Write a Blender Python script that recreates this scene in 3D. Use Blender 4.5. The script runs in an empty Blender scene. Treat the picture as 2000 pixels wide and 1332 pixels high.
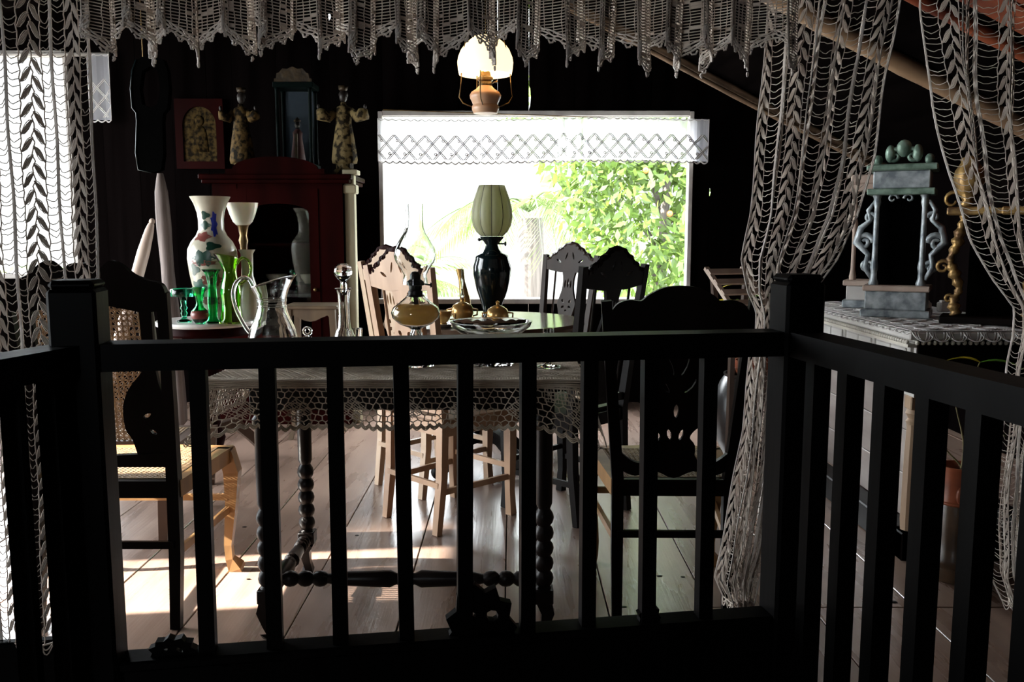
import bpy, bmesh, math, random
import numpy as np
from mathutils import Vector, Matrix

random.seed(7)
rng = np.random.default_rng(7)
scene = bpy.context.scene
col = scene.collection
PI = math.pi

# ------------------------------------------------------------------ camera
CAM_H, PITCH, FPX = 1.2, math.radians(7.0), 1720.0
cam_data = bpy.data.cameras.new('camera')
cam_data.sensor_fit = 'HORIZONTAL'
cam_data.sensor_width = 36.0
cam_data.lens = 36.0 * FPX / 2000.0
cam_data.clip_start = 0.02
cam_data.clip_end = 400
camera = bpy.data.objects.new('camera', cam_data)
camera.location = (0, 0, CAM_H)
camera.rotation_euler = (PI / 2 - PITCH, 0, 0)
col.objects.link(camera)
scene.camera = camera

# ------------------------------------------------------------------ sky, sun, exposure
world = bpy.data.worlds.new('sky')
scene.world = world
world.use_nodes = True
bg = world.node_tree.nodes['Background']
bg.inputs[0].default_value = (0.90, 0.96, 1.0, 1)
bg.inputs[1].default_value = 14.0
SUN_EL, SUN_SLIP = math.radians(30), 0.13      # sun stands to the left, light runs toward +x
sun_dir = Vector((math.cos(SUN_EL), SUN_SLIP * math.cos(SUN_EL), -math.sin(SUN_EL))).normalized()
sun_data = bpy.data.lights.new('sun', 'SUN')
sun_data.energy = 30.0
sun_data.angle = math.radians(0.6)
sun_data.color = (1.0, 0.95, 0.86)
sun = bpy.data.objects.new('sun', sun_data)
sun.rotation_euler = sun_dir.to_track_quat('-Z', 'Y').to_euler()
sun.location = (-12, -2, 9)
col.objects.link(sun)
vs = scene.view_settings
vs.view_transform = 'Standard'
vs.look = 'None'
vs.gamma = 1.0
vs.use_curve_mapping = False
vs.exposure = 0.85

def portal(name, loc, rot, sx, sy):
    d = bpy.data.lights.new(name, 'AREA')
    d.shape = 'RECTANGLE'; d.size = sx; d.size_y = sy
    d.cycles.is_portal = True
    o = bpy.data.objects.new(name, d)
    o.location = loc; o.rotation_euler = rot
    col.objects.link(o)

WALL_Y, LEFT_X, RIGHT_X = 6.2, -4.2, 2.7

# ------------------------------------------------------------------ materials
MATS = {}
def base_mat(name):
    m = bpy.data.materials.new(name)
    m.use_nodes = True
    nt = m.node_tree
    b = nt.nodes['Principled BSDF']
    MATS[name] = m
    return m, nt, b

def mat(name, c, rough=0.6, metal=0.0, c2=None, scale=6.0, stretch=(1, 1, 1), bump=0.0, trans=0.0, ior=1.45,
        emit=None, estr=0.0, spec=0.5, sub=0.0, objvar=0.0, detail=4.0, alpha=1.0, lo=0.35, hi=0.65):
    m, nt, b = base_mat(name)
    b.inputs['Roughness'].default_value = rough
    b.inputs['Metallic'].default_value = metal
    b.inputs['Specular IOR Level'].default_value = spec
    b.inputs['Transmission Weight'].default_value = trans
    b.inputs['IOR'].default_value = ior
    b.inputs['Alpha'].default_value = alpha
    if sub:
        b.inputs['Subsurface Weight'].default_value = sub
    tc = nt.nodes.new('ShaderNodeTexCoord')
    mp = nt.nodes.new('ShaderNodeMapping')
    mp.inputs['Scale'].default_value = stretch
    nz = nt.nodes.new('ShaderNodeTexNoise')
    nz.inputs['Scale'].default_value = scale
    nz.inputs['Detail'].default_value = detail
    rp = nt.nodes.new('ShaderNodeValToRGB')
    c2 = c2 or tuple(v * 0.72 for v in c)
    rp.color_ramp.elements[0].position = lo
    rp.color_ramp.elements[1].position = hi
    rp.color_ramp.elements[0].color = (*c2, 1)
    rp.color_ramp.elements[1].color = (*c, 1)
    L = nt.links.new
    L(tc.outputs['Object'], mp.inputs['Vector'])
    L(mp.outputs['Vector'], nz.inputs['Vector'])
    L(nz.outputs['Fac'], rp.inputs['Fac'])
    outc = rp.outputs['Color']
    if objvar:
        oi = nt.nodes.new('ShaderNodeObjectInfo')
        hs = nt.nodes.new('ShaderNodeHueSaturation')
        mr = nt.nodes.new('ShaderNodeMapRange')
        mr.inputs['To Min'].default_value = 1 - objvar
        mr.inputs['To Max'].default_value = 1 + objvar
        L(oi.outputs['Random'], mr.inputs['Value'])
        L(mr.outputs['Result'], hs.inputs['Value'])
        L(outc, hs.inputs['Color'])
        outc = hs.outputs['Color']
    L(outc, b.inputs['Base Color'])
    if bump:
        bp = nt.nodes.new('ShaderNodeBump')
        bp.inputs['Strength'].default_value = bump
        bp.inputs['Distance'].default_value = 0.01
        L(nz.outputs['Fac'], bp.inputs['Height'])
        L(bp.outputs['Normal'], b.inputs['Normal'])
    if emit:
        b.inputs['Emission Color'].default_value = (*emit, 1)
        b.inputs['Emission Strength'].default_value = estr
    return m

def translucent(name, c, tc_, rough=0.5, fac=0.5):
    """thin leaf or cloth: diffuse front plus light passing through"""
    m, nt, b = base_mat(name)
    out = nt.nodes['Material Output']
    b.inputs['Base Color'].default_value = (*c, 1)
    b.inputs['Roughness'].default_value = rough
    t = nt.nodes.new('ShaderNodeBsdfTranslucent')
    tx = nt.nodes.new('ShaderNodeTexCoord')
    nz = nt.nodes.new('ShaderNodeTexNoise'); nz.inputs['Scale'].default_value = 3.0
    hs = nt.nodes.new('ShaderNodeHueSaturation'); hs.inputs['Color'].default_value = (*c, 1)
    mr = nt.nodes.new('ShaderNodeMapRange'); mr.inputs['To Min'].default_value = 0.6; mr.inputs['To Max'].default_value = 1.4
    nt.links.new(tx.outputs['Object'], nz.inputs['Vector'])
    nt.links.new(nz.outputs['Fac'], mr.inputs['Value'])
    nt.links.new(mr.outputs['Result'], hs.inputs['Value'])
    nt.links.new(hs.outputs['Color'], b.inputs['Base Color'])
    t.inputs['Color'].default_value = (*tc_, 1)
    mx = nt.nodes.new('ShaderNodeMixShader'); mx.inputs[0].default_value = fac
    nt.links.new(b.outputs[0], mx.inputs[1]); nt.links.new(t.outputs[0], mx.inputs[2])
    nt.links.new(mx.outputs[0], out.inputs['Surface'])
    return m

def sheer(name, c, clear):
    """sheer window cloth: part open weave, part cloth"""
    m, nt, b = base_mat(name)
    out = nt.nodes['Material Output']
    b.inputs['Base Color'].default_value = (*c, 1); b.inputs['Roughness'].default_value = 0.9
    t = nt.nodes.new('ShaderNodeBsdfTranslucent'); t.inputs['Color'].default_value = (*c, 1)
    tr = nt.nodes.new('ShaderNodeBsdfTransparent')
    m1 = nt.nodes.new('ShaderNodeMixShader'); m1.inputs[0].default_value = 0.5
    m2 = nt.nodes.new('ShaderNodeMixShader')
    tx = nt.nodes.new('ShaderNodeTexCoord')
    nz = nt.nodes.new('ShaderNodeTexNoise'); nz.inputs['Scale'].default_value = 5.0
    mr = nt.nodes.new('ShaderNodeMapRange'); mr.inputs['To Min'].default_value = clear - 0.15; mr.inputs['To Max'].default_value = clear + 0.15
    L = nt.links.new
    L(tx.outputs['Object'], nz.inputs['Vector']); L(nz.outputs['Fac'], mr.inputs['Value']); L(mr.outputs['Result'], m2.inputs[0])
    L(b.outputs[0], m1.inputs[1]); L(t.outputs[0], m1.inputs[2])
    L(m1.outputs[0], m2.inputs[1]); L(tr.outputs[0], m2.inputs[2])
    L(m2.outputs[0], out.inputs['Surface'])
    return m

def glass(name, c, rough=0.0, ior=1.45):
    m, nt, b = base_mat(name)
    b.inputs['Base Color'].default_value = (*c, 1)
    b.inputs['Roughness'].default_value = rough
    b.inputs['Transmission Weight'].default_value = 1.0
    b.inputs['IOR'].default_value = ior
    nz = nt.nodes.new('ShaderNodeTexNoise'); nz.inputs['Scale'].default_value = 14.0
    bp = nt.nodes.new('ShaderNodeBump'); bp.inputs['Strength'].default_value = 0.05
    tx = nt.nodes.new('ShaderNodeTexCoord')
    nt.links.new(tx.outputs['Object'], nz.inputs['Vector'])
    nt.links.new(nz.outputs['Fac'], bp.inputs['Height']); nt.links.new(bp.outputs['Normal'], b.inputs['Normal'])
    return m

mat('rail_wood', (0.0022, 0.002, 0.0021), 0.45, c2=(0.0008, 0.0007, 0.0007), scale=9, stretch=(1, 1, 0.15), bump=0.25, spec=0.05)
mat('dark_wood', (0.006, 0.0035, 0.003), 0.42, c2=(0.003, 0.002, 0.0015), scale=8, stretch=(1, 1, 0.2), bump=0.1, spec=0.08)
mat('black_table_wood', (0.010, 0.006, 0.005), 0.38, c2=(0.005, 0.003, 0.0025), scale=8, stretch=(0.3, 1, 1), bump=0.1, spec=0.25)
mat('chair_wood', (0.46, 0.29, 0.18), 0.4, c2=(0.30, 0.17, 0.095), scale=10, stretch=(1, 1, 0.15), bump=0.06)
mat('brown_wood', (0.035, 0.019, 0.012), 0.42, c2=(0.018, 0.010, 0.006), scale=8, stretch=(1, 1, 0.2), bump=0.08, spec=0.25)
mat('lit_honey_wood', (0.36, 0.20, 0.08), 0.36, c2=(0.20, 0.10, 0.04), scale=8, stretch=(1, 1, 0.2), bump=0.06)
mat('small_table_wood', (0.15, 0.10, 0.055), 0.5, c2=(0.08, 0.05, 0.03), scale=8, stretch=(1, 1, 0.2))
mat('mid_wood', (0.065, 0.036, 0.022), 0.4, c2=(0.06, 0.03, 0.018), scale=8, stretch=(1, 1, 0.2), bump=0.08)
mat('red_wood', (0.013, 0.0010, 0.0008), 0.42, c2=(0.006, 0.0006, 0.0005), scale=7, stretch=(1, 1, 0.2), bump=0.06, spec=0.02)
mat('cane', (0.26, 0.17, 0.085), 0.5, c2=(0.15, 0.09, 0.045), scale=40)
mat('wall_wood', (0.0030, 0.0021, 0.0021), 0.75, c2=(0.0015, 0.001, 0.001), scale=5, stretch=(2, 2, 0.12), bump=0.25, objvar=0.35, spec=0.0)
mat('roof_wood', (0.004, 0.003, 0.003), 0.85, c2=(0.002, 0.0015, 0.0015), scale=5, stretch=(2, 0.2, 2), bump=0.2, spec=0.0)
mat('red_roof', (0.30, 0.075, 0.032), 0.7, c2=(0.10, 0.022, 0.012), scale=4, bump=0.2, spec=0.2)
mat('bamboo', (0.42, 0.27, 0.16), 0.5, c2=(0.25, 0.14, 0.08), scale=9, stretch=(0.3, 1, 0.3), bump=0.2)
mat('pole_wood', (0.24, 0.15, 0.09), 0.6, c2=(0.12, 0.07, 0.04), scale=9, bump=0.2)
mat('grey_post', (0.20, 0.16, 0.145), 0.75, c2=(0.06, 0.04, 0.035), scale=7, stretch=(3, 3, 0.25), bump=0.7)
mat('lace', (0.70, 0.61, 0.53), 0.85, c2=(0.46, 0.37, 0.31), scale=18)
mat('cord', (0.80, 0.73, 0.67), 0.8, c2=(0.58, 0.50, 0.44), scale=30)
mat('table_lace', (0.66, 0.57, 0.47), 0.85, c2=(0.46, 0.38, 0.29), scale=18)
mat('white_lace', (0.70, 0.68, 0.66), 0.85, c2=(0.52, 0.48, 0.47), scale=18)
sheer('sheer_cloth', (0.72, 0.72, 0.78), 0.38)
glass('clear_glass', (0.97, 0.99, 0.985))
glass('thin_glass', (0.93, 0.95, 0.93), ior=1.42)
glass('green_glass', (0.08, 0.62, 0.26), ior=1.4)
glass('lime_glass', (0.45, 0.78, 0.10), ior=1.4)
glass('emerald_glass', (0.05, 0.75, 0.38), rough=0.15, ior=1.4)
translucent('lamp_oil', (0.75, 0.55, 0.27), (0.95, 0.68, 0.28), 0.25, 0.7)
translucent('frosted_shade', (0.60, 0.60, 0.46), (0.80, 0.80, 0.62), 0.35, 0.75)
mat('shade_seam', (0.16, 0.16, 0.11), 0.4)
mat('black_ceramic', (0.006, 0.012, 0.013), 0.12, c2=(0.004, 0.007, 0.008), scale=14)
mat('black_metal', (0.010, 0.010, 0.010), 0.4, metal=0.4)
mat('dark_brass', (0.20, 0.13, 0.05), 0.35, metal=0.8, c2=(0.09, 0.06, 0.03), scale=20)
mat('gold_luster', (0.72, 0.46, 0.16), 0.22, metal=0.55, c2=(0.45, 0.24, 0.08), scale=9)
mat('gilt', (0.42, 0.26, 0.09), 0.42, metal=0.55, c2=(0.13, 0.07, 0.03), scale=22, bump=0.6)
mat('old_gilt', (0.05, 0.03, 0.010), 0.5, metal=0.3, c2=(0.015, 0.009, 0.004), scale=22, bump=0.5)
mat('silver_leaf', (0.55, 0.60, 0.62), 0.4, metal=0.3, c2=(0.18, 0.21, 0.23), scale=22, bump=0.6)
mat('green_silver', (0.30, 0.42, 0.34), 0.45, metal=0.3, c2=(0.10, 0.16, 0.12), scale=20, bump=0.6)
mat('porcelain', (0.46, 0.43, 0.35), 0.22, c2=(0.34, 0.31, 0.24), scale=7)
mat('vase_green', (0.012, 0.045, 0.03), 0.3)
mat('vase_red', (0.17, 0.045, 0.035), 0.35)
mat('vase_blue', (0.03, 0.05, 0.45), 0.3)
mat('milk_glass', (0.85, 0.80, 0.68), 0.25, c2=(0.80, 0.74, 0.62), trans=0.15, sub=0.2)
mat('pink_ceramic', (0.62, 0.38, 0.24), 0.35, c2=(0.50, 0.28, 0.16), scale=5)
mat('lit_shade', (0.95, 0.80, 0.55), 0.4, c2=(0.95, 0.74, 0.45), emit=(1.0, 0.72, 0.38), estr=1.1, scale=5)
mat('marble', (0.72, 0.70, 0.66), 0.18, c2=(0.55, 0.52, 0.50), scale=5, bump=0.0)
mat('table_polish', (0.16, 0.11, 0.08), 0.14, c2=(0.09, 0.055, 0.04), scale=7, stretch=(0.2, 1, 1))
mat('grey_console', (0.60, 0.58, 0.55), 0.45, c2=(0.42, 0.40, 0.38), scale=6, stretch=(1, 0.2, 1), bump=0.12)
mat('panel_wood', (0.42, 0.37, 0.34), 0.5, c2=(0.27, 0.22, 0.20), scale=5, stretch=(1, 0.25, 1.6), bump=0.15)
mat('leg_wood', (0.46, 0.33, 0.22), 0.45, c2=(0.30, 0.19, 0.12), scale=8, stretch=(1, 1, 0.2))
mat('bead_white', (0.66, 0.62, 0.54), 0.4)
mat('pale_pilaster', (0.34, 0.30, 0.19), 0.5, c2=(0.24, 0.20, 0.12), scale=5, stretch=(1, 1, 0.2))
mat('terracotta', (0.36, 0.10, 0.045), 0.3, c2=(0.18, 0.045, 0.02), scale=8, bump=0.15)
mat('brown_glaze', (0.12, 0.07, 0.04), 0.28, c2=(0.05, 0.03, 0.018), scale=9, bump=0.2)
mat('dark_jar', (0.012, 0.010, 0.010), 0.3)
translucent('leaf_plant', (0.10, 0.30, 0.03), (0.25, 0.5, 0.04), 0.3, 0.35)
translucent('leaf_yellow', (0.55, 0.48, 0.03), (0.7, 0.6, 0.05), 0.35, 0.35)
mat('stem', (0.22, 0.18, 0.08), 0.6)
translucent('leaf_bush', (0.06, 0.105, 0.02), (0.11, 0.17, 0.03), 0.35, 0.45)
translucent('leaf_palm', (0.06, 0.10, 0.025), (0.12, 0.17, 0.04), 0.4, 0.45)
translucent('fruit_orange', (0.22, 0.07, 0.01), (0.2, 0.08, 0.012), 0.4, 0.2)
mat('bark', (0.10, 0.085, 0.075), 0.85, c2=(0.05, 0.04, 0.035), scale=6, stretch=(4, 4, 0.3), bump=0.5)
mat('pale_ground', (0.30, 0.29, 0.27), 0.9, c2=(0.20, 0.20, 0.17), scale=0.6)
mat('robe_gold', (0.085, 0.052, 0.018), 0.7, c2=(0.006, 0.004, 0.002), scale=30, spec=0.08, bump=0.4, lo=0.42, hi=0.58)
mat('robe_cream', (0.15, 0.11, 0.05), 0.7, c2=(0.012, 0.008, 0.004), scale=26, spec=0.08, bump=0.4, lo=0.42, hi=0.55)
mat('statue_skin', (0.012, 0.007, 0.005), 0.5)
mat('icon_gold', (0.045, 0.028, 0.009), 0.7, c2=(0.005, 0.003, 0.001), scale=34, spec=0.05, bump=0.4, lo=0.40, hi=0.60)
mat('dark_green_wood', (0.002, 0.005, 0.0045), 0.5, spec=0.03)
mat('red_cloth', (0.05, 0.006, 0.004), 0.7)
mat('blue_cloth', (0.02, 0.035, 0.055), 0.6)
mat('pinkish_wood', (0.58, 0.46, 0.38), 0.5, c2=(0.42, 0.30, 0.24), scale=8, stretch=(1, 1, 0.2))
mat('white_block', (0.70, 0.66, 0.62), 0.5)
mat('backdrop_grey', (0.078, 0.078, 0.076), 0.9, c2=(0.068, 0.069, 0.068), scale=0.3)
mat('window_paint', (0.50, 0.47, 0.44), 0.6, c2=(0.36, 0.33, 0.31), scale=8, bump=0.1)
mat('dish_white', (0.80, 0.80, 0.76), 0.15)
mat('board_dark', (0.0012, 0.0012, 0.0012), 0.5, spec=0.0)
mat('awning_metal', (0.10, 0.10, 0.10), 0.7)

# floor: wide worn boards, each its own tone
fm, nt, b = base_mat('floor_board')
b.inputs['Specular IOR Level'].default_value = 0.75
tc = nt.nodes.new('ShaderNodeTexCoord'); oi = nt.nodes.new('ShaderNodeObjectInfo')
vm = nt.nodes.new('ShaderNodeVectorMath'); vm.operation = 'MULTIPLY_ADD'
vm.inputs[1].default_value = (1, 1, 1)
cx = nt.nodes.new('ShaderNodeCombineXYZ')
ml = nt.nodes.new('ShaderNodeMath'); ml.operation = 'MULTIPLY'; ml.inputs[1].default_value = 37.0
mp = nt.nodes.new('ShaderNodeMapping'); mp.inputs['Scale'].default_value = (5.0, 0.7, 1)
nz = nt.nodes.new('ShaderNodeTexNoise'); nz.inputs['Scale'].default_value = 2.2; nz.inputs['Detail'].default_value = 6; nz.inputs['Distortion'].default_value = 0.5
mp2 = nt.nodes.new('ShaderNodeMapping'); mp2.inputs['Scale'].default_value = (60, 2.5, 1)
nz2 = nt.nodes.new('ShaderNodeTexNoise'); nz2.inputs['Scale'].default_value = 2.0; nz2.inputs['Detail'].default_value = 3
rp = nt.nodes.new('ShaderNodeValToRGB')
rp.color_ramp.elements[0].position = 0.22; rp.color_ramp.elements[0].color = (0.17, 0.105, 0.078, 1)
rp.color_ramp.elements[1].position = 0.85; rp.color_ramp.elements[1].color = (0.36, 0.25, 0.195, 1)
mxr = nt.nodes.new('ShaderNodeMix'); mxr.data_type = 'RGBA'; mxr.blend_type = 'MULTIPLY'; mxr.inputs['Factor'].default_value = 0.3
rp2 = nt.nodes.new('ShaderNodeValToRGB')
rp2.color_ramp.elements[0].color = (0.75, 0.72, 0.72, 1); rp2.color_ramp.elements[1].color = (1, 1, 1, 1)
hs = nt.nodes.new('ShaderNodeHueSaturation')
mr = nt.nodes.new('ShaderNodeMapRange'); mr.inputs['To Min'].default_value = 0.8; mr.inputs['To Max'].default_value = 1.2
rr = nt.nodes.new('ShaderNodeMapRange'); rr.inputs['To Min'].default_value = 0.20; rr.inputs['To Max'].default_value = 0.36
bp = nt.nodes.new('ShaderNodeBump'); bp.inputs['Strength'].default_value = 0.06; bp.inputs['Distance'].default_value = 0.01
L = nt.links.new
L(oi.outputs['Random'], ml.inputs[0]); L(ml.outputs[0], cx.inputs[0]); L(ml.outputs[0], cx.inputs[1])
L(tc.outputs['Object'], vm.inputs[0]); L(cx.outputs[0], vm.inputs[2])
L(vm.outputs[0], mp.inputs[0]); L(vm.outputs[0], mp2.inputs[0])
L(mp.outputs[0], nz.inputs['Vector']); L(mp2.outputs[0], nz2.inputs['Vector'])
L(nz.outputs['Fac'], rp.inputs[0]); L(nz2.outputs['Fac'], rp2.inputs[0])
L(rp.outputs[0], mxr.inputs['A']); L(rp2.outputs[0], mxr.inputs['B'])
L(oi.outputs['Random'], mr.inputs[0]); L(mr.outputs[0], hs.inputs['Value']); L(mxr.outputs['Result'], hs.inputs['Color'])
L(hs.outputs[0], b.inputs['Base Color'])
L(nz.outputs['Fac'], rr.inputs[0]); L(rr.outputs[0], b.inputs['Roughness'])
L(nz2.outputs['Fac'], bp.inputs['Height']); L(bp.outputs[0], b.inputs['Normal'])

# ------------------------------------------------------------------ mesh helpers
def tag(o, label=None, cat=None, group=None, kind=None):
    if label: o['label'] = label
    if cat: o['category'] = cat
    if group: o['group'] = group
    if kind: o['kind'] = kind
    return o

def thing(name, label, cat, loc=(0, 0, 0), rz=0.0, group=None):
    o = bpy.data.objects.new(name, None)
    o.empty_display_size = 0.1
    o.location = loc; o.rotation_euler = (0, 0, rz)
    col.objects.link(o)
    return tag(o, label, cat, group)

def link(me, name, m, parent=None, loc=None, rz=0.0):
    o = bpy.data.objects.new(name, me)
    if m is not None and len(me.materials) == 0:
        me.materials.append(MATS[m])
    col.objects.link(o)
    if parent is not None: o.parent = parent
    if loc is not None: o.location = loc
    if rz: o.rotation_euler = (0, 0, rz)
    return o

def copy_tree(o, parent=None):
    c = o.copy(); col.objects.link(c); c.parent = parent
    for ch in list(o.children): copy_tree(ch, c)
    return c

class G:
    def __init__(s): s.v = []; s.f = []
    def add(s, vs_, fs):
        n = len(s.v); s.v += [tuple(p) for p in vs_]; s.f += [tuple(i + n for i in f) for f in fs]
    def box(s, x0, x1, y0, y1, z0, z1, bev=0.0):
        if bev <= 0:
            s.add([(x0, y0, z0), (x1, y0, z0), (x1, y1, z0), (x0, y1, z0), (x0, y0, z1), (x1, y0, z1), (x1, y1, z1), (x0, y1, z1)],
                  [(0, 3, 2, 1), (4, 5, 6, 7), (0, 1, 5, 4), (1, 2, 6, 5), (2, 3, 7, 6), (3, 0, 4, 7)])
        else:
            bm = bmesh.new(); bmesh.ops.create_cube(bm, size=1.0)
            for v in bm.verts:
                v.co = Vector(((x0 + x1) / 2 + v.co.x * (x1 - x0), (y0 + y1) / 2 + v.co.y * (y1 - y0), (z0 + z1) / 2 + v.co.z * (z1 - z0)))
            bmesh.ops.bevel(bm, geom=list(bm.edges), offset=bev, segments=1, affect='EDGES')
            bm.verts.index_update()
            s.add([v.co for v in bm.verts], [[v.index for v in f.verts] for f in bm.faces]); bm.free()
        return s
    def bar(s, p0, p1, w, t, ref=(0, 0, 1)):
        return s.sweep([p0, p1], w, t, ref)
    def sweep(s, path, w, t, ref=(1, 0, 0)):
        """rectangular section along a path; w measured along ref, t across"""
        n = len(path); P = [Vector(p) for p in path]
        ws = w if hasattr(w, '__len__') else [w] * n
        ts = t if hasattr(t, '__len__') else [t] * n
        vs_ = []
        for i in range(n):
            d = (P[min(i + 1, n - 1)] - P[max(i - 1, 0)]).normalized()
            r = Vector(ref); r = (r - d * r.dot(d))
            if r.length < 1e-5: r = d.orthogonal()
            r.normalize(); q = d.cross(r)
            for a, b_ in ((-1, -1), (1, -1), (1, 1), (-1, 1)):
                vs_.append(P[i] + r * (a * ws[i] / 2) + q * (b_ * ts[i] / 2))
        fs = [(3, 2, 1, 0), tuple(4 * (n - 1) + k for k in range(4))]
        for i in range(n - 1):
            for k in range(4):
                a = 4 * i + k; b_ = 4 * i + (k + 1) % 4
                fs.append((a, b_, b_ + 4, a + 4))
        s.add(vs_, fs); return s
    def tube(s, path, r, seg=8, cap=True):
        n = len(path); P = [Vector(p) for p in path]
        rs = r if hasattr(r, '__len__') else [r] * n
        vs_ = []; fs = []
        d0 = (P[1] - P[0]).normalized(); q = d0.orthogonal().normalized()
        for i in range(n):
            d = (P[min(i + 1, n - 1)] - P[max(i - 1, 0)]).normalized()
            q = (q - d * q.dot(d))
            q = q.normalized() if q.length > 1e-6 else d.orthogonal().normalized()
            b_ = d.cross(q)
            for k in range(seg):
                a = 2 * PI * k / seg
                vs_.append(P[i] + (q * math.cos(a) + b_ * math.sin(a)) * rs[i])
        for i in range(n - 1):
            for k in range(seg):
                a = seg * i + k; c = seg * i + (k + 1) % seg
                fs.append((a, c, c + seg, a + seg))
        if cap:
            fs.append(tuple(reversed(range(seg)))); fs.append(tuple(seg * (n - 1) + k for k in range(seg)))
        s.add(vs_, fs); return s
    def lathe(s, prof, seg=24, c=(0, 0, 0), wob=None, sy=1.0):
        """prof: list of (radius, z); wob(angle, i) scales the radius"""
        vs_ = []; fs = []; n = len(prof)
        for i, (r, z) in enumerate(prof):
            for k in range(seg):
                a = 2 * PI * k / seg
                q = r * (wob(a, i) if wob else 1)
                vs_.append((c[0] + q * math.cos(a), c[1] + q * math.sin(a) * sy, c[2] + z))
        for i in range(n - 1):
            for k in range(seg):
                a = seg * i + k; d = seg * i + (k + 1) % seg
                fs.append((a, d, d + seg, a + seg))
        if prof[0][0] > 1e-6: fs.append(tuple(reversed(range(seg))))
        if prof[-1][0] > 1e-6: fs.append(tuple(seg * (n - 1) + k for k in range(seg)))
        s.add(vs_, fs); return s
    def ring(s, prof, seg=28, c=(0, 0, 0), wob=None):
        """closed profile turned round an axis (walls of glass and china)"""
        vs_ = []; fs = []; n = len(prof)
        for i, (r, z) in enumerate(prof):
            for k in range(seg):
                a = 2 * PI * k / seg
                q = max(r, 0.0004) * (wob(a, i) if wob else 1)
                vs_.append((c[0] + q * math.cos(a), c[1] + q * math.sin(a), c[2] + z))
        for i in range(n):
            j = (i + 1) % n
            for k in range(seg):
                a = seg * i + k; d = seg * i + (k + 1) % seg
                a2 = seg * j + k; d2 = seg * j + (k + 1) % seg
                fs.append((a, d, d2, a2))
        s.add(vs_, fs); return s
    def ell(s, c, r, seg=12, rings=8):
        rx, ry, rz_ = r if hasattr(r, '__len__') else (r, r, r)
        vs_ = [(c[0], c[1], c[2] - rz_)]; fs = []
        for i in range(1, rings):
            t = -PI / 2 + PI * i / rings
            for k in range(seg):
                a = 2 * PI * k / seg
                vs_.append((c[0] + rx * math.cos(t) * math.cos(a), c[1] + ry * math.cos(t) * math.sin(a), c[2] + rz_ * math.sin(t)))
        vs_.append((c[0], c[1], c[2] + rz_)); top = len(vs_) - 1
        for k in range(seg):
            fs.append((0, 1 + (k + 1) % seg, 1 + k))
            b0 = 1 + (rings - 2) * seg
            fs.append((b0 + k, b0 + (k + 1) % seg, top))
        for i in range(rings - 2):
            for k in range(seg):
                a = 1 + i * seg + k; d = 1 + i * seg + (k + 1) % seg
                fs.append((a, d, d + seg, a + seg))
        s.add(vs_, fs); return s
    def plate(s, outline, holes=(), t=0.02, fn=None):
        """flat board with cut-outs in the XZ plane, thickness t along Y; fn bends it"""
        bm = bmesh.new()
        for loop in [outline] + list(holes):
            vv = [bm.verts.new((x, -t / 2, z)) for x, z in loop]
            for i in range(len(vv)): bm.edges.new((vv[i], vv[(i + 1) % len(vv)]))
        bmesh.ops.triangle_fill(bm, edges=list(bm.edges), use_beauty=True)
        r = bmesh.ops.extrude_face_region(bm, geom=list(bm.faces))
        for g in r['geom']:
            if isinstance(g, bmesh.types.BMVert): g.co.y += t
        bmesh.ops.recalc_face_normals(bm, faces=list(bm.faces))
        bm.verts.index_update()
        vs_ = [fn(v.co) if fn else v.co.copy() for v in bm.verts]
        s.add(vs_, [[v.index for v in f.verts] for f in bm.faces]); bm.free()
        return s
    def xf(s, M):
        s.v = [tuple(M @ Vector(p)) for p in s.v]; return s
    def mesh(s, name, smooth=False, angle=None):
        me = bpy.data.meshes.new(name)
        me.from_pydata(s.v, [], s.f)
        if smooth:
            me.polygons.foreach_set('use_smooth', [True] * len(me.polygons))
            if angle: me.set_sharp_from_angle(angle=math.radians(angle))
        me.update()
        return me
    def build(s, name, m, parent=None, smooth=False, angle=None, loc=None, rz=0.0):
        return link(s.mesh(name, smooth, angle), name, m, parent, loc, rz)

def mirror(pts): return [(-x, z) for x, z in reversed(pts)]
def lens(cx_, cz, a, b_, rot=0.0, n=8):
    """almond-shaped hole: half length a, half width b_"""
    out = []
    for k in range(n):
        t = 2 * PI * k / n
        x, z = a * math.cos(t), b_ * math.sin(t) * (0.6 + 0.4 * abs(math.sin(t)))
        out.append((cx_ + x * math.cos(rot) - z * math.sin(rot), cz + x * math.sin(rot) + z * math.cos(rot)))
    return out

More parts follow.
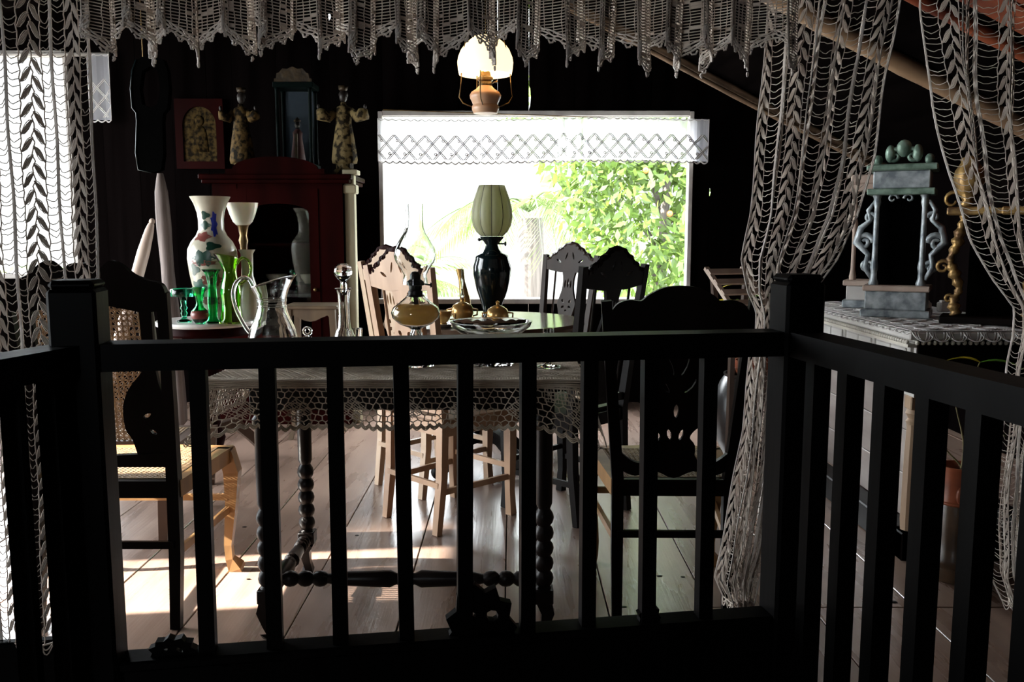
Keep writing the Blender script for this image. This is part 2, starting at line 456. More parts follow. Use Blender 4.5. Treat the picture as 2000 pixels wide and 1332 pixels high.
class Net:
    """threads as thin tubes, built with numpy"""
    def __init__(s): s.V = []; s.F = []; s.n = 0
    def add(s, P, r, sides=4, ref=(0, -1, 0)):
        P = np.asarray(P, float)
        if P.ndim == 2: P = P[None]
        M_, N_, _ = P.shape
        T = np.gradient(P, axis=1)
        T /= np.linalg.norm(T, axis=2, keepdims=True) + 1e-9
        A = np.cross(T, np.asarray(ref, float)); A /= np.linalg.norm(A, axis=2, keepdims=True) + 1e-9
        B = np.cross(A, T)
        ang = np.arange(sides) * 2 * PI / sides + 0.4
        rr_ = np.asarray(r, float)
        if rr_.ndim == 1: rr_ = rr_[None, :, None, None]
        V = P[:, :, None, :] + rr_ * (np.cos(ang)[None, None, :, None] * A[:, :, None, :] + np.sin(ang)[None, None, :, None] * B[:, :, None, :])
        idx = np.arange(M_ * N_ * sides).reshape(M_, N_, sides)
        a = idx[:, :-1, :]; c = idx[:, 1:, :]
        F = np.stack([a, np.roll(a, -1, 2), np.roll(c, -1, 2), c], -1).reshape(-1, 4)
        s.V.append(V.reshape(-1, 3)); s.F.append(F + s.n); s.n += M_ * N_ * sides
    def quads(s, Q):
        Q = np.asarray(Q, float).reshape(-1, 4, 3)
        s.V.append(Q.reshape(-1, 3)); s.F.append(np.arange(len(Q) * 4).reshape(-1, 4) + s.n); s.n += len(Q) * 4
    def mesh(s, name, smooth=True):
        V = np.concatenate(s.V); F = np.concatenate(s.F)
        me = bpy.data.meshes.new(name)
        me.vertices.add(len(V)); me.vertices.foreach_set('co', V.astype(np.float32).ravel())
        me.loops.add(F.size); me.loops.foreach_set('vertex_index', F.astype(np.int32).ravel())
        me.polygons.add(len(F))
        me.polygons.foreach_set('loop_start', np.arange(0, F.size, 4, dtype=np.int32))
        me.polygons.foreach_set('use_smooth', np.full(len(F), smooth))
        me.update(calc_edges=True)
        return me
    def build(s, name, m, parent=None, smooth=True):
        return link(s.mesh(name, smooth), name, m, parent)

def at(px, py, Y):
    """world point at distance Y into the room, from a place noted in the 2000 x 1332 photograph"""
    c, s_ = math.cos(PITCH), math.sin(PITCH)
    a, b_ = (px - 1000) / FPX, (666 - py) / FPX
    k = Y / (c + b_ * s_)
    return Vector((a * k, Y, CAM_H + k * (b_ * c - s_)))

# ------------------------------------------------------------------ room shell
def zroof(x): return 2.92 - 0.5 * x if x > -0.5 else 3.17 - (-0.5 - x) * 0.18

WIN = (-0.89, 1.22, 0.745, 1.996)       # window in the far wall
WIN2 = (-4.02, -3.06, 0.92, 2.396)      # window behind the left lace
SIDE = (2.28, 2.76, 0.80, 2.45)         # narrow opening in the left wall (y0, y1, z0, z1)
SIDE2 = (2.95, 4.90, 0.10, 2.42)        # wide opening in the left wall
portal('daylight_portal', ((WIN[0] + WIN[1]) / 2, WALL_Y + 0.06, (WIN[2] + WIN[3]) / 2), (-PI / 2, 0, 0), WIN[1] - WIN[0], WIN[3] - WIN[2])
portal('daylight_portal', ((WIN2[0] + WIN2[1]) / 2, WALL_Y + 0.06, (WIN2[2] + WIN2[3]) / 2), (-PI / 2, 0, 0), WIN2[1] - WIN2[0], WIN2[3] - WIN2[2])
portal('daylight_portal', (LEFT_X - 0.06, (SIDE2[0] + SIDE2[1]) / 2, (SIDE2[2] + SIDE2[3]) / 2), (0, -PI / 2, 0), SIDE2[3] - SIDE2[2], SIDE2[1] - SIDE2[0])
portal('daylight_portal', (LEFT_X - 0.06, (SIDE[0] + SIDE[1]) / 2, (SIDE[2] + SIDE[3]) / 2), (0, -PI / 2, 0), SIDE[3] - SIDE[2], SIDE[1] - SIDE[0])

floor = tag(G().box(LEFT_X, RIGHT_X, -1.6, WALL_Y, -0.10, -0.03).build('floor', 'roof_wood'), kind='structure')
x = -0.022 - 0.33 * 13
while x < RIGHT_X:
    x0, x1 = max(x, LEFT_X), min(x + 0.33, RIGHT_X)
    if x1 - x0 > 0.03:
        cuts = [-1.6, 2.72, WALL_Y] if x > 0.6 else ([-1.6, 1.4, WALL_Y] if (int(round(x / 0.33)) % 2) else [-1.6, 0.6, WALL_Y])
        for y0, y1 in zip(cuts[:-1], cuts[1:]):
            xm, ym = (x0 + x1) / 2, (y0 + y1) / 2
            dz = random.uniform(-0.0015, 0.0)
            G().box(x0 - xm + 0.002, x1 - xm - 0.002, y0 - ym + 0.003, y1 - ym - 0.003, -0.03, dz, bev=0.002).build('plank', 'floor_board', floor, loc=(xm, ym, 0))
    x += 0.33

# knots and nail heads in the boards
for kx, ky, r in ((0.26, 2.80, 0.012), (0.52, 2.98, 0.011), (0.60, 2.97, 0.008), (0.44, 3.38, 0.013), (0.72, 3.42, 0.012), (-0.14, 2.98, 0.008), (-0.62, 3.4, 0.008),
                  (0.36, 2.72, 0.012), (-0.92, 2.95, 0.008), (-1.1, 3.5, 0.010), (1.55, 3.05, 0.01), (1.25, 2.76, 0.013), (1.06, 3.0, 0.008), (1.72, 2.82, 0.01), (-0.30, 3.02, 0.006)):
    G().lathe([(r, 0.0), (r * 0.9, 0.0012), (r * 0.4, 0.0016)], 10, (0, 0, 0), sy=0.6).build('knot', 'dark_wood', floor, loc=(kx, ky, 0))

# far wall: upright boards, a few worn gaps let daylight in
wall_back = tag(G().box(LEFT_X, RIGHT_X, WALL_Y + 0.001, WALL_Y + 0.03, -0.1, 0.0).build('wall_back', 'wall_wood'), kind='structure')
def board(x0, x1, z0, z1l, z1r, notch=None):
    e_ = 0.0008
    left = [(x0 + e_, z1l)]
    if notch:
        a, b_, w = notch
        left += [(x0 + e_, b_), (x0 + w * 0.7, b_ - (b_ - a) * 0.12), (x0 + w, (a + b_) / 2), (x0 + w * 0.6, a + (b_ - a) * 0.1), (x0 + e_, a)]
    pts = left + [(x0 + e_, z0), (x1 - e_, z0), (x1 - e_, z1r)]
    xm = (x0 + x1) / 2
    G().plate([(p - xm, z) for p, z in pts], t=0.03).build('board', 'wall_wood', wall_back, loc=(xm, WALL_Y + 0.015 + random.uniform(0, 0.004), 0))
s1 = at(671, 66, WALL_Y); s1b = at(671, 99, WALL_Y); s2 = at(1033, 166, WALL_Y); s2b = at(1033, 212, WALL_Y); s3 = at(1386, 366, WALL_Y); s3b = at(1386, 384, WALL_Y)
s4 = at(450, 76, WALL_Y); s4b = at(450, 88, WALL_Y); s5 = at(640, 25, WALL_Y); s5b = at(640, 40, WALL_Y)
NOTCH = {round(s1.x, 3): (s1b.z, s1.z, 0.022), round(s2.x, 3): (s2b.z, s2.z, 0.014), round(s3.x, 3): (s3b.z, s3.z, 0.016),
         round(s4.x, 3): (s4b.z, s4.z, 0.014), round(s5.x, 3): (s5b.z, s5.z, 0.02)}
def edges(a, b_, extra=()):
    n = max(1, round((b_ - a) / 0.25)); xs = [a + (b_ - a) * i / n for i in range(n + 1)]
    for q in extra:
        if a < q < b_: 
            i = min(range(1, n), key=lambda k: abs(xs[k] - q)) if n > 1 else 0
            if i: xs[i] = q
    return xs
for a, b_, gaps in ((LEFT_X, WIN2[0], ()), (WIN2[0], WIN2[1], ((0, WIN2[2]), (WIN2[3], 9))), (WIN2[1], WIN[0], ()),
                    (WIN[0], WIN[1], ((0, WIN[2]), (WIN[3], 9))), (WIN[1], RIGHT_X, ())):
    xs = edges(a, b_, list(NOTCH))
    for x0, x1 in zip(xs[:-1], xs[1:]):
        nt_ = NOTCH.get(round(x0, 3))
        for z0, z1 in (gaps or ((0, 9),)):
            zl, zr = (zroof(x0) + .03, zroof(x1) + .03) if z1 == 9 else (z1, z1)
            board(x0, x1, z0, zl, zr, nt_ if (nt_ and z0 <= nt_[0] and zl >= nt_[1]) else None)

FRONTW = (-1.70, -1.34, 1.20, 1.90)       # opening in the wall behind the viewer
portal('daylight_portal', ((FRONTW[0] + FRONTW[1]) / 2, -1.70, (FRONTW[2] + FRONTW[3]) / 2), (PI / 2, 0, 0), FRONTW[1] - FRONTW[0], FRONTW[3] - FRONTW[2])
# left wall with its two openings, right wall, wall behind the viewer
g = G()
def wl(y0, y1, z0, z1): g.box(LEFT_X - 0.05, LEFT_X, y0, y1, z0, z1)
zt = zroof(LEFT_X) + 0.05
wl(-1.6, SIDE[0], -.1, zt); wl(SIDE[0], SIDE[1], -.1, SIDE[2]); wl(SIDE[0], SIDE[1], SIDE[3], zt); wl(SIDE[1], SIDE2[0], -.1, zt)
wl(SIDE2[0], SIDE2[1], -.1, SIDE2[2]); wl(SIDE2[0], SIDE2[1], SIDE2[3], zt); wl(SIDE2[1], WALL_Y + 0.03, -.1, zt)
tag(g.build('wall_left', 'wall_wood'), kind='structure')
tag(G().box(RIGHT_X, RIGHT_X + 0.05, -1.6, WALL_Y + 0.03, -.1, zroof(RIGHT_X) + .05).build('wall_right', 'wall_wood'), kind='structure')
g = G()
g.plate([(LEFT_X, -.1), (RIGHT_X, -.1), (RIGHT_X, zroof(RIGHT_X)), (-0.5, zroof(-0.5)), (LEFT_X, zroof(LEFT_X))], [[(FRONTW[0], FRONTW[2]), (FRONTW[0], FRONTW[3]), (FRONTW[1], FRONTW[3]), (FRONTW[1], FRONTW[2])]], t=0.05, fn=lambda v: Vector((v.x, v.y - 1.62, v.z)))
tag(g.build('wall_front', 'wall_wood'), kind='structure')

# roof seen from inside, falling to the right, with poles and boards under it
ceiling = thing('ceiling', None, None); ceiling['kind'] = 'structure'
YR0, YR1 = -1.7, WALL_Y + 0.35
for xa, xb in ((-0.5, RIGHT_X + 0.2), (LEFT_X - 0.3, -0.5)):
    za, zb = (zroof(xa + 1e-4), zroof(xb))
    q = G(); q.add([(xa, YR0, za), (xb, YR0, zb), (xb, YR1, zb), (xa, YR1, za), (xa, YR0, za + .06), (xb, YR0, zb + .06), (xb, YR1, zb + .06), (xa, YR1, za + .06)],
            [(0, 3, 2, 1), (4, 5, 6, 7), (0, 1, 5, 4), (1, 2, 6, 5), (2, 3, 7, 6), (3, 0, 4, 7)])
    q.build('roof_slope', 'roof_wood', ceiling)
def pole(xa, xb, Y, r, m, drop=0.0, name='rafter', nodes=6, sl=0.0):
    n = 4 * nodes; path = []; rs = []
    for i in range(n + 1):
        t = i / n; xx = xa + (xb - xa) * t
        path.append((xx, Y + sl * t, 2.92 - 0.5 * xx - r - 0.004 - drop + 0.004 * math.sin(9 * t)))
        rs.append(r * (1.10 if i % 4 == 0 else 1.0))
    return G().tube(path, rs, 10).build(name, m, ceiling, smooth=True, angle=50)
pole(0.2, 2.62, 4.2, 0.042, 'bamboo')
pole(0.35, 2.6, 6.02, 0.030, 'pole_wood')
pole(0.35, 2.6, 5.98, 0.016, 'pole_wood', drop=0.062)
pole(0.2, 2.62, 3.55, 0.026, 'red_roof')
pole(0.2, 2.62, 2.9, 0.03, 'bamboo')
for k in range(5):
    ya = 2.45 + k * 0.20
    q = G(); xa, xb = 1.35, 2.5
    pr_ = lambda xx, d: 2.92 - 0.5 * xx - d
    q.add([(xa, ya, pr_(xa, .002)), (xb, ya, pr_(xb, .002)), (xb, ya + .18, pr_(xb, .002)), (xa, ya + .18, pr_(xa, .002)),
           (xa, ya, pr_(xa, .02)), (xb, ya, pr_(xb, .02)), (xb, ya + .18, pr_(xb, .02)), (xa, ya + .18, pr_(xa, .02))],
          [(0, 1, 2, 3), (7, 6, 5, 4), (0, 4, 5, 1), (1, 5, 6, 2), (2, 6, 7, 3), (3, 7, 4, 0)])
    q.build('roof_board', 'red_roof', ceiling)

# window frames
def frame(name, W, kind_m):
    x0, x1, z0, z1 = W
    r = thing(name, None, None, (0, 0, 0)); r['kind'] = 'structure'
    y0, y1 = WALL_Y - 0.025, WALL_Y + 0.06
    G().box(x0 - .03, x0, y0, y1, z0 - .03, z1 + .03, .003).build('jamb', kind_m, r)
    G().box(x1, x1 + .03, y0, y1, z0 - .03, z1 + .03, .003).build('jamb', kind_m, r)
    G().box(x0, x1, y0, y1, z1, z1 + .035, .003).build('head', kind_m, r)
    G().box(x0 - .05, x1 + .05, y0 - .06, y1, z0 - .035, z0, .004).build('window_sill', kind_m, r)
frame('window_1', WIN, 'window_paint')
frame('window_2', WIN2, 'window_paint')

# ------------------------------------------------------------------ stair railing in front
ANG = math.radians(9.0)
EX, EY = math.cos(ANG), math.sin(ANG)
def rl(s, n=0.0, z=0.0): return Vector((-0.79 + EX * s - EY * n, 1.60 + EY * s + EX * n, z))
RAIL_L = 1.397
railing = thing('stair_railing', 'black wooden stair railing with square posts and plain upright balusters across the front', 'railing', rl(0), ANG)
def newel(s):
    q = G().box(s - .042, s + .042, -.042, .042, 0, 1.085, .006)
    q = G().box(s - .042, s + .042, -.042, .042, 0, 1.10, .006).box(s - .039, s + .039, -.039, .039, 1.099, 1.116, .007)
    q.build('newel_post', 'rail_wood', railing)
newel(0); newel(RAIL_L)
def rail(p0, p1, n_='top_rail'):
    q = G().sweep([p0, ((p0[0] + p1[0]) / 2, (p0[1] + p1[1]) / 2, p0[2] - 0.001), p1], .066, .050, ref=(p1[1] - p0[1], p0[0] - p1[0], 0))
    return q.build(n_, 'rail_wood', railing)
rail((.04, 0, .975), (RAIL_L - .04, 0, .975))
for k in range(9):
    s = 0.2045 + 0.1255 * k
    tl = random.uniform(-.006, .006)
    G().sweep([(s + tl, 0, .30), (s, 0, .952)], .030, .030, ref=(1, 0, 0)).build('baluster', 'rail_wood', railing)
# low board closing the foot of the railing
G().box(.04, RAIL_L - .04, -.02, .018, .0, .372, .004).build('kick_board', 'rail_wood', railing)
G().box(.04, RAIL_L - .04, -.03, .03, .372, .392, .004).build('bottom_rail', 'rail_wood', railing)
# the low board runs on under the left curtain
G().box(-.80, -.03, .19, .215, 0, .348, .004).build('kick_board', 'rail_wood', railing)
# carved crest pieces standing on the bottom rail
def carving(s, w, h):
    pts = [(-w, 0)]
    n = 11
    for i in range(n + 1):
        a = PI - PI * i / n
        rr_ = 1.0 + (0.16 if i % 2 else -0.06)
        pts.append((w * rr_ * math.cos(a) * .97, h * rr_ * math.sin(a) * .95 + .008))
    pts.append((w, 0))
    G().plate(pts, [lens(-w * .35, h * .42, w * .2, h * .14, .6), lens(w * .35, h * .42, w * .2, h * .14, -.6)], t=.022,
              fn=lambda v: Vector((v.x + s, v.y, v.z + .391))).build('carved_crest', 'rail_wood', railing)
carving(.735, .066, .088)
carving(.135, .040, .026); carving(1.09, .022, .030)
# right flight of the railing comes toward the viewer, left one is splayed
rail((RAIL_L, -.04, .975), (RAIL_L, -1.05, .975))
for k in range(8):
    t = 0.10 + 0.12 * k
    G().sweep([(RAIL_L, -t, .0), (RAIL_L, -t, .952)], .036, .034, ref=(1, 0, 0)).build('baluster', 'rail_wood', railing)
LA = math.radians(14 + 9)
rail((-.02, -.03, .975), (-.02 - math.sin(LA) * .8, -.03 - math.cos(LA) * .8, .975))
for t in (.085, .165, .26, .36, .46, .56):
    xx, yy = -math.sin(LA) * t, -math.cos(LA) * t
    G().sweep([(xx, yy, 0), (xx, yy, .952)], .030, .030, ref=(1, 0, 0)).build('baluster', 'rail_wood', railing)


# ------------------------------------------------------------------ lace curtains and valance (real threads)
NREF = (EY, -EX, 0)
def cloth(sk, off, folds, amp, phase=0.0, wob=0.0):
    zk = np.array([k[0] for k in sk])[::-1]; lk = np.array([k[1] for k in sk])[::-1]; rk = np.array([k[2] for k in sk])[::-1]
    ak = np.array([(k[3] if len(k) > 3 else 1.0) for k in sk])[::-1]
    def D(u, z):
        u = np.asarray(u, float); z = np.asarray(z, float)
        Lf = np.interp(z, zk, lk); Rg = np.interp(z, zk, rk); A = np.interp(z, zk, ak)
        ph = 2 * PI * folds * u + phase + 0.5 * np.sin(2.1 * z + 5 * u)
        s = Lf + (Rg - Lf) * (u + 0.012 * np.sin(2 * ph) ) + wob * np.sin(7 * z + 9 * u) * u * (1 - u)
        n = off + amp * A * np.sin(ph) + 0.004 * np.sin(23 * z + 17 * u)
        return np.stack([-0.79 + EX * s - EY * n, 1.60 + EY * s + EX * n, z + 0 * s], -1)
    return D

def lace_curtain(name, label, D, W, z_top, z_bot, sag=0.008, hem=True, edge=(True, True)):
    root = thing(name, label, 'curtain', tuple(D(0.5, z_bot)))
    inv = np.array(D(0.5, z_bot))
    def put(net, A, Z, r, sides=4):
        net.add(D(np.asarray(A) / W, Z) - inv, r, sides, NREF)
    per = 0.092
    nrep = int(round(W / per)); per = W / nrep
    zz = np.linspace(z_top, z_bot, 130)
    spine, ladder, leaf = Net(), Net(), Net()
    for k in range(nrep + 1):
        a = k * per
        edge_w = 0.004
        for da, r in ((-.0030, .0016), (0, .0019), (.0030, .0016)):
            aa = np.clip(a + da, 0, W)
            put(spine, np.full_like(zz, aa) + 0.0006 * np.sin(zz * 260 + da * 900), zz, r)
    rows = int((z_top - z_bot) / 0.0145)
    zr = z_top - np.arange(rows) * 0.0145
    lw = per * 0.33
    t = np.linspace(0, 1, 6)
    for k in range(nrep + 1):
        a = k * per
        for sgn in (-1, 1):
            if (k == 0 and sgn < 0) or (k == nrep and sgn > 0): continue
            A = np.broadcast_to(a + sgn * lw * t, (rows, 6))
            j = rng.normal(0, .0016, (rows, 1))
            Z = zr[:, None] + j + (-.010 * t - sag * np.sin(PI * t) * rng.uniform(.4, 1.4, (rows, 1)))[:, :] + rng.normal(0, .0012, (rows, 6))
            Z = np.clip(Z, z_bot, None)
            put(ladder, A, Z, .0010, 3)
    # columns of leaf-shaped dense knitting
    q = np.linspace(0, 1, 7)
    nl = int((z_top - z_bot) / 0.034)
    for k in range(nrep):
        c0 = k * per + per / 2
        hw = per / 2 - lw
        for sgn in (-1, 1):
            e0 = c0 + sgn * hw
            put(leaf, np.full_like(zz, e0) + .0012 * np.sin(zz * 190 + k), zz, .0012)
        put(leaf, np.full_like(zz, c0) + .0022 * np.sin(zz * 185 + 1.7 * k), zz, .0013)
        for sgn in (-1, 1):
            za = z_top - (np.arange(nl) + (0.5 if sgn > 0 else 0)) * 0.034
            for m_ in range(5):
                f = (m_ - 2) / 2.0
                A = c0 + sgn * hw * q[None, :] + 0 * za[:, None]
                Z = za[:, None] - 0.030 * q[None, :] + f * 0.0095 * np.sin(PI * np.clip(q * 1.05, 0, 1))[None, :]
                Z = np.clip(Z + rng.normal(0, .0007, Z.shape), z_bot, None)
                put(leaf, A, Z, .0014 if abs(f) < 1 else .0011, 3)
        # close knitting inside each leaf
        Qs = []
        for sgn in (-1, 1):
            za = z_top - (np.arange(nl) + (0.5 if sgn > 0 else 0)) * 0.034
            for i in range(6):
                qa, qb = q[i], q[i + 1]
                wa, wb = .0075 * math.sin(PI * qa), .0075 * math.sin(PI * qb)
                aa_, ab_ = c0 + sgn * hw * qa, c0 + sgn * hw * qb
                A4 = np.broadcast_to(np.array([aa_, ab_, ab_, aa_]), (nl, 4))
                Z4 = za[:, None] + np.array([-.030 * qa + wa, -.030 * qb + wb, -.030 * qb - wb, -.030 * qa - wa])[None]
                Qs.append(D(A4 / W, np.clip(Z4, z_bot, None)) - inv)
        leaf.quads(np.concatenate(Qs))
    # bottom hem: scalloped loops
    nh = nrep * 4
    th = np.linspace(0, 1, 7)
    for h in range(2):
        A = (np.arange(nh)[:, None] + th[None, :]) * (W / nh)
        Z = z_bot - (0.012 + .006 * h) * np.sin(PI * th)[None, :] - .004 * h + 0 * A
        put(leaf, A, Z, .0016)
    aa = np.linspace(0, W, 8 * nrep); put(leaf, aa, np.full_like(aa, z_bot), .002)
    spine.build('spine_cord', 'cord', root)
    ladder.build('ladder_threads', 'lace', root)
    leaf.build('leaf_knitting', 'lace', root)
    return root

D1 = cloth([(1.95, 1.40, 1.76, 1.0), (1.70, 1.403, 1.717, 1.0), (1.56, 1.394, 1.693, 1.0), (1.374, 1.385, 1.672, .95), (1.24, 1.378, 1.641, .9), (1.14, 1.362, 1.592, .8),
            (1.067, 1.376, 1.537, .6), (1.02, 1.398, 1.49, .5), (.95, 1.40, 1.475, .5), (.916, 1.389, 1.47, .6), (.74, 1.377, 1.462, .7), (.62, 1.36, 1.46, .8),
            (.46, 1.335, 1.44, .9), (.386, 1.322, 1.42, .9), (.335, 1.345, 1.41, .8)], .19, 5.3, .030, .6)
lace_curtain('lace_curtain', 'cream crocheted lace curtain gathered behind the right railing post, hanging left of the open gap', D1, .86, 1.93, .335)
D2 = cloth([(1.95, 1.785, 2.40), (1.717, 1.787, 2.38), (1.584, 1.808, 2.36), (1.494, 1.829, 2.34), (1.334, 1.878, 2.31), (1.182, 1.941, 2.28, .9), (1.086, 2.002, 2.26, .7),
            (1.02, 2.055, 2.25, .5), (.95, 2.06, 2.25, .5), (.877, 2.052, 2.25, .6), (.739, 2.049, 2.25, .7), (.625, 2.039, 2.25, .8), (.47, 2.041, 2.25, .9), (.352, 2.05, 2.25, .9), (.275, 2.09, 2.24, .8)],
           .19, 5.0, .032, 2.2)
lace_curtain('lace_curtain', 'cream crocheted lace curtain swept back at the far right edge of the picture', D2, .86, 1.93, .28)
D3 = cloth([(1.95, -.40, .0), (1.64, -.40, -.001), (1.0, -.41, -.008), (.6, -.41, -.02), (.33, -.41, -.03)], .19, 2.6, .018, 1.1)
lace_curtain('lace_curtain', 'straight-hanging crocheted lace curtain in front of the bright left window', D3, .44, 1.93, .345, sag=.010)
# curtain rod along the whole opening
q = G().tube([rl(-.6, .19, 1.955), rl(2.7, .19, 1.955)], .012, 10)
tag(q.build('curtain_rod', 'dark_wood', None, True), 'dark wooden curtain rod above the crocheted lace valance', 'curtain rod')

def valance():
    s0, s1, W = 0.015, 1.44, 2.05
    z_top, zb, tipz = 1.94, 1.612, 1.542
    tips_s = np.array([-.03, .038, .106, .201, .283, .351, .435, .526, .613, .675, .775, .866, .931, 1.021, 1.096, 1.192, 1.249, 1.342, 1.418, 1.48])
    ntip = len(tips_s); tw = W / ntip
    a_tip = (tips_s - s0) / (s1 - s0) * W
    def idx(a): return np.interp(a, a_tip, np.arange(ntip))
    def D(a, z):
        a = np.asarray(a, float); z = np.asarray(z, float)
        u = a / W
        w_ = np.clip((z_top - z) / (z_top - tipz), 0, 1)
        ph = 2 * PI * idx(a) + .9 * np.sin(5.1 * u * PI) + .6 * np.sin(17 * u)
        s = s0 + (s1 - s0) * u + .012 * w_ * np.sin(ph * 0.5 + 2) + .014 * np.sin(2 * ph + .7)
        n = .145 + (.022 + .020 * w_) * np.sin(ph) + .008 * np.sin(ph * .37 + 1)
        return np.stack([-0.79 + EX * s - EY * n, 1.60 + EY * s + EX * n, z - .006 * np.sin(19 * u)], -1)
    root = thing('lace_valance', 'cream filet crochet valance with pointed picot edge across the top', 'valance', tuple(D(W / 2, z_top)))
    o = np.array(D(W / 2, z_top))
    def hem(a):      # lower limit of the cloth at a
        f = np.abs(((idx(a) + .5) % 1.0) - 0.5) * 2
        return tipz + (zb - tipz) * f ** 0.85
    cell = .0060
    net, fill, edge = Net(), Net(), Net()
    na = int(W / .0066)
    border = .034
    # upright threads
    N = 34
    aa = np.linspace(0, W, na + 1)
    zlow = hem(aa) + border * .35
    t = np.linspace(0, 1, N)
    Z = z_top + (zlow[:, None] - z_top) * t[None, :]
    net.add(D(np.broadcast_to(aa[:, None], Z.shape) + .0005 * np.sin(Z * 700), Z) - o, .0012, 3, NREF)
    # cross threads, cut where the points end
    zc = np.arange(z_top, tipz, -cell)
    for z in zc:
        low = hem(aa) + border * .35
        ok = z > low
        if ok.all():
            net.add(D(aa[::1], np.full_like(aa, z)) - o, .0012, 3, NREF)
        else:
            i = 0
            while i < len(aa):
                if ok[i]:
                    j = i
                    while j + 1 < len(aa) and ok[j + 1]: j += 1
                    if j - i >= 2:
                        net.add(D(aa[i:j + 1], np.full(j - i + 1, z)) - o, .0012, 3, NREF)
                    i = j + 1
                else: i += 1
    # filled cells: lozenges and flowers of the filet pattern
    Q = []
    nz_ = len(zc)
    for i in range(na):
        for j in range(nz_ - 1):
            a0, z0 = aa[i], zc[j]
            if zc[j + 1] < hem(np.array([a0]))[0] + border * .5: continue
            fi = (float(idx(a0)) + .5) % 1.0 - .5; fz = ((z0 - 1.70) / .085)
            fz = fz - round(fz)
            d = abs(fi) * 2.0 + abs(fz) * 2.0
            petal = (abs(abs(fi) - abs(fz)) < .045 and .14 < abs(fi) < .26)
            loz = .86 < d < .97 and (i + j) % 3 == 0
            if petal or loz or d < .14:
                a1, z1 = aa[i + 1], zc[j + 1]
                Q.append(D(np.array([a0, a1, a1, a0]), np.array([z0, z0, z1, z1])) - o)
    fill.quads(np.array(Q))
    # border: rows of thick shells following the points
    for row, (dz, r) in enumerate(((border * .42, .0020), (border * .22, .0021), (0.0, .0024))):
        a2 = np.linspace(0, W, ntip * 26)
        z2 = hem(a2) + dz + .0035 * np.abs(np.sin(a2 / tw * PI * 9 + row))
        edge.add(D(a2, z2) - o, r, 4, NREF)
    a3 = np.linspace(0.001, W - .001, ntip * 18)
    h3 = hem(a3)
    A = np.stack([a3, a3 + .002, a3 - .002, a3], 1); Z = np.stack([h3 + border * .45, h3 + border * .28, h3 + border * .14, h3 - .002], 1)
    edge.add(D(A, Z) - o, .0022, 4, NREF)
    # picot knots at the edge
    a4 = np.linspace(0.004, W - .004, ntip * 9); h4 = hem(a4) - .004
    A = np.stack([a4 - .002, a4 - .001, a4 + .001, a4 + .002], 1); Z = np.stack([h4 + .004, h4 - .003, h4 - .003, h4 + .004], 1)
    edge.add(D(A, Z) - o, .0022, 4, NREF)
    # drop at each point
    a5 = a_tip[1:-1]
    z5 = hem(a5)
    A = np.stack([a5, a5 + .001, a5, a5 - .001], 1); Z = np.stack([z5, z5 - .004, z5 - .007, z5 - .010], 1)
    edge.add(D(A, Z) - o, np.array([.0026, .0032, .0028, .0016]), 6, NREF)
    net.build('filet_mesh', 'lace', root)
    fill.build('filled_squares', 'lace', root)
    edge.build('picot_border', 'cord', root)
valance()

# ------------------------------------------------------------------ front table with lace cloth
TX0, TX1, TY0, TY1, TZ = -0.848, 0.20, 2.42, 3.08, 0.795
tb = thing('serving_table', 'black wooden table with bobbin-turned legs behind the railing balusters', 'table', ((TX0 + TX1) / 2, (TY0 + TY1) / 2, 0))
ox, oy = (TX0 + TX1) / 2, (TY0 + TY1) / 2
G().box(TX0 - ox, TX1 - ox, TY0 - oy, TY1 - oy, TZ - .028, TZ - .004, .004).build('tabletop', 'black_table_wood', tb)
LXA, LXB, LYA, LYB = -0.722 - ox, 0.094 - ox, 2.50 - oy, 3.00 - oy
G().box(LXA, LXB, LYA - .012, LYA + .012, TZ - .10, TZ - .028).build('apron', 'black_table_wood', tb)
G().box(LXA, LXB, LYB - .012, LYB + .012, TZ - .10, TZ - .028).build('apron', 'black_table_wood', tb)
G().box(LXA - .012, LXA + .012, LYA, LYB, TZ - .10, TZ - .028).build('apron', 'black_table_wood', tb)
G().box(LXB - .012, LXB + .012, LYA, LYB, TZ - .10, TZ - .028).build('apron', 'black_table_wood', tb)
def bobbins(z0, z1, n, r0, r1):
    out = []
    for i in range(n):
        a = z0 + (z1 - z0) * i / n; h = (z1 - z0) / n
        out += [(r0, a), (r1 * .9, a + h * .22), (r1, a + h * .5), (r1 * .9, a + h * .78)]
    return out
for sx, lx in ((-1, LXA), (1, LXB)):
    for sy, ly in ((-1, LYA), (1, LYB)):
        prof = [(.026, .155)] + bobbins(.165, .395, 5, .019, .029) + [(.018, .40), (.024, .415), (.025, .55), (.024, .64), (.03, .655), (.03, .668), (.022, .678), (.022, .69)]
        q = G().lathe(prof, 14, (lx, ly, 0))
        q.box(lx - .028, lx + .028, ly - .028, ly + .028, .684, TZ - .03, .003)
        q.box(lx - .028, lx + .028, ly - .028, ly + .028, .115, .158, .003)
        q.sweep([(lx, ly, .118), (lx + sx * .012, ly + sy * .008, .085), (lx + sx * .004, ly + sy * .004, .045), (lx - sx * .006, ly, .015), (lx + sx * .006, ly + sy * .014, 0)],
                [.045, .038, .026, .026, .040], [.045, .038, .026, .028, .040], ref=(1, 0, 0))
        q.build('leg', 'black_table_wood', tb, True, 40)
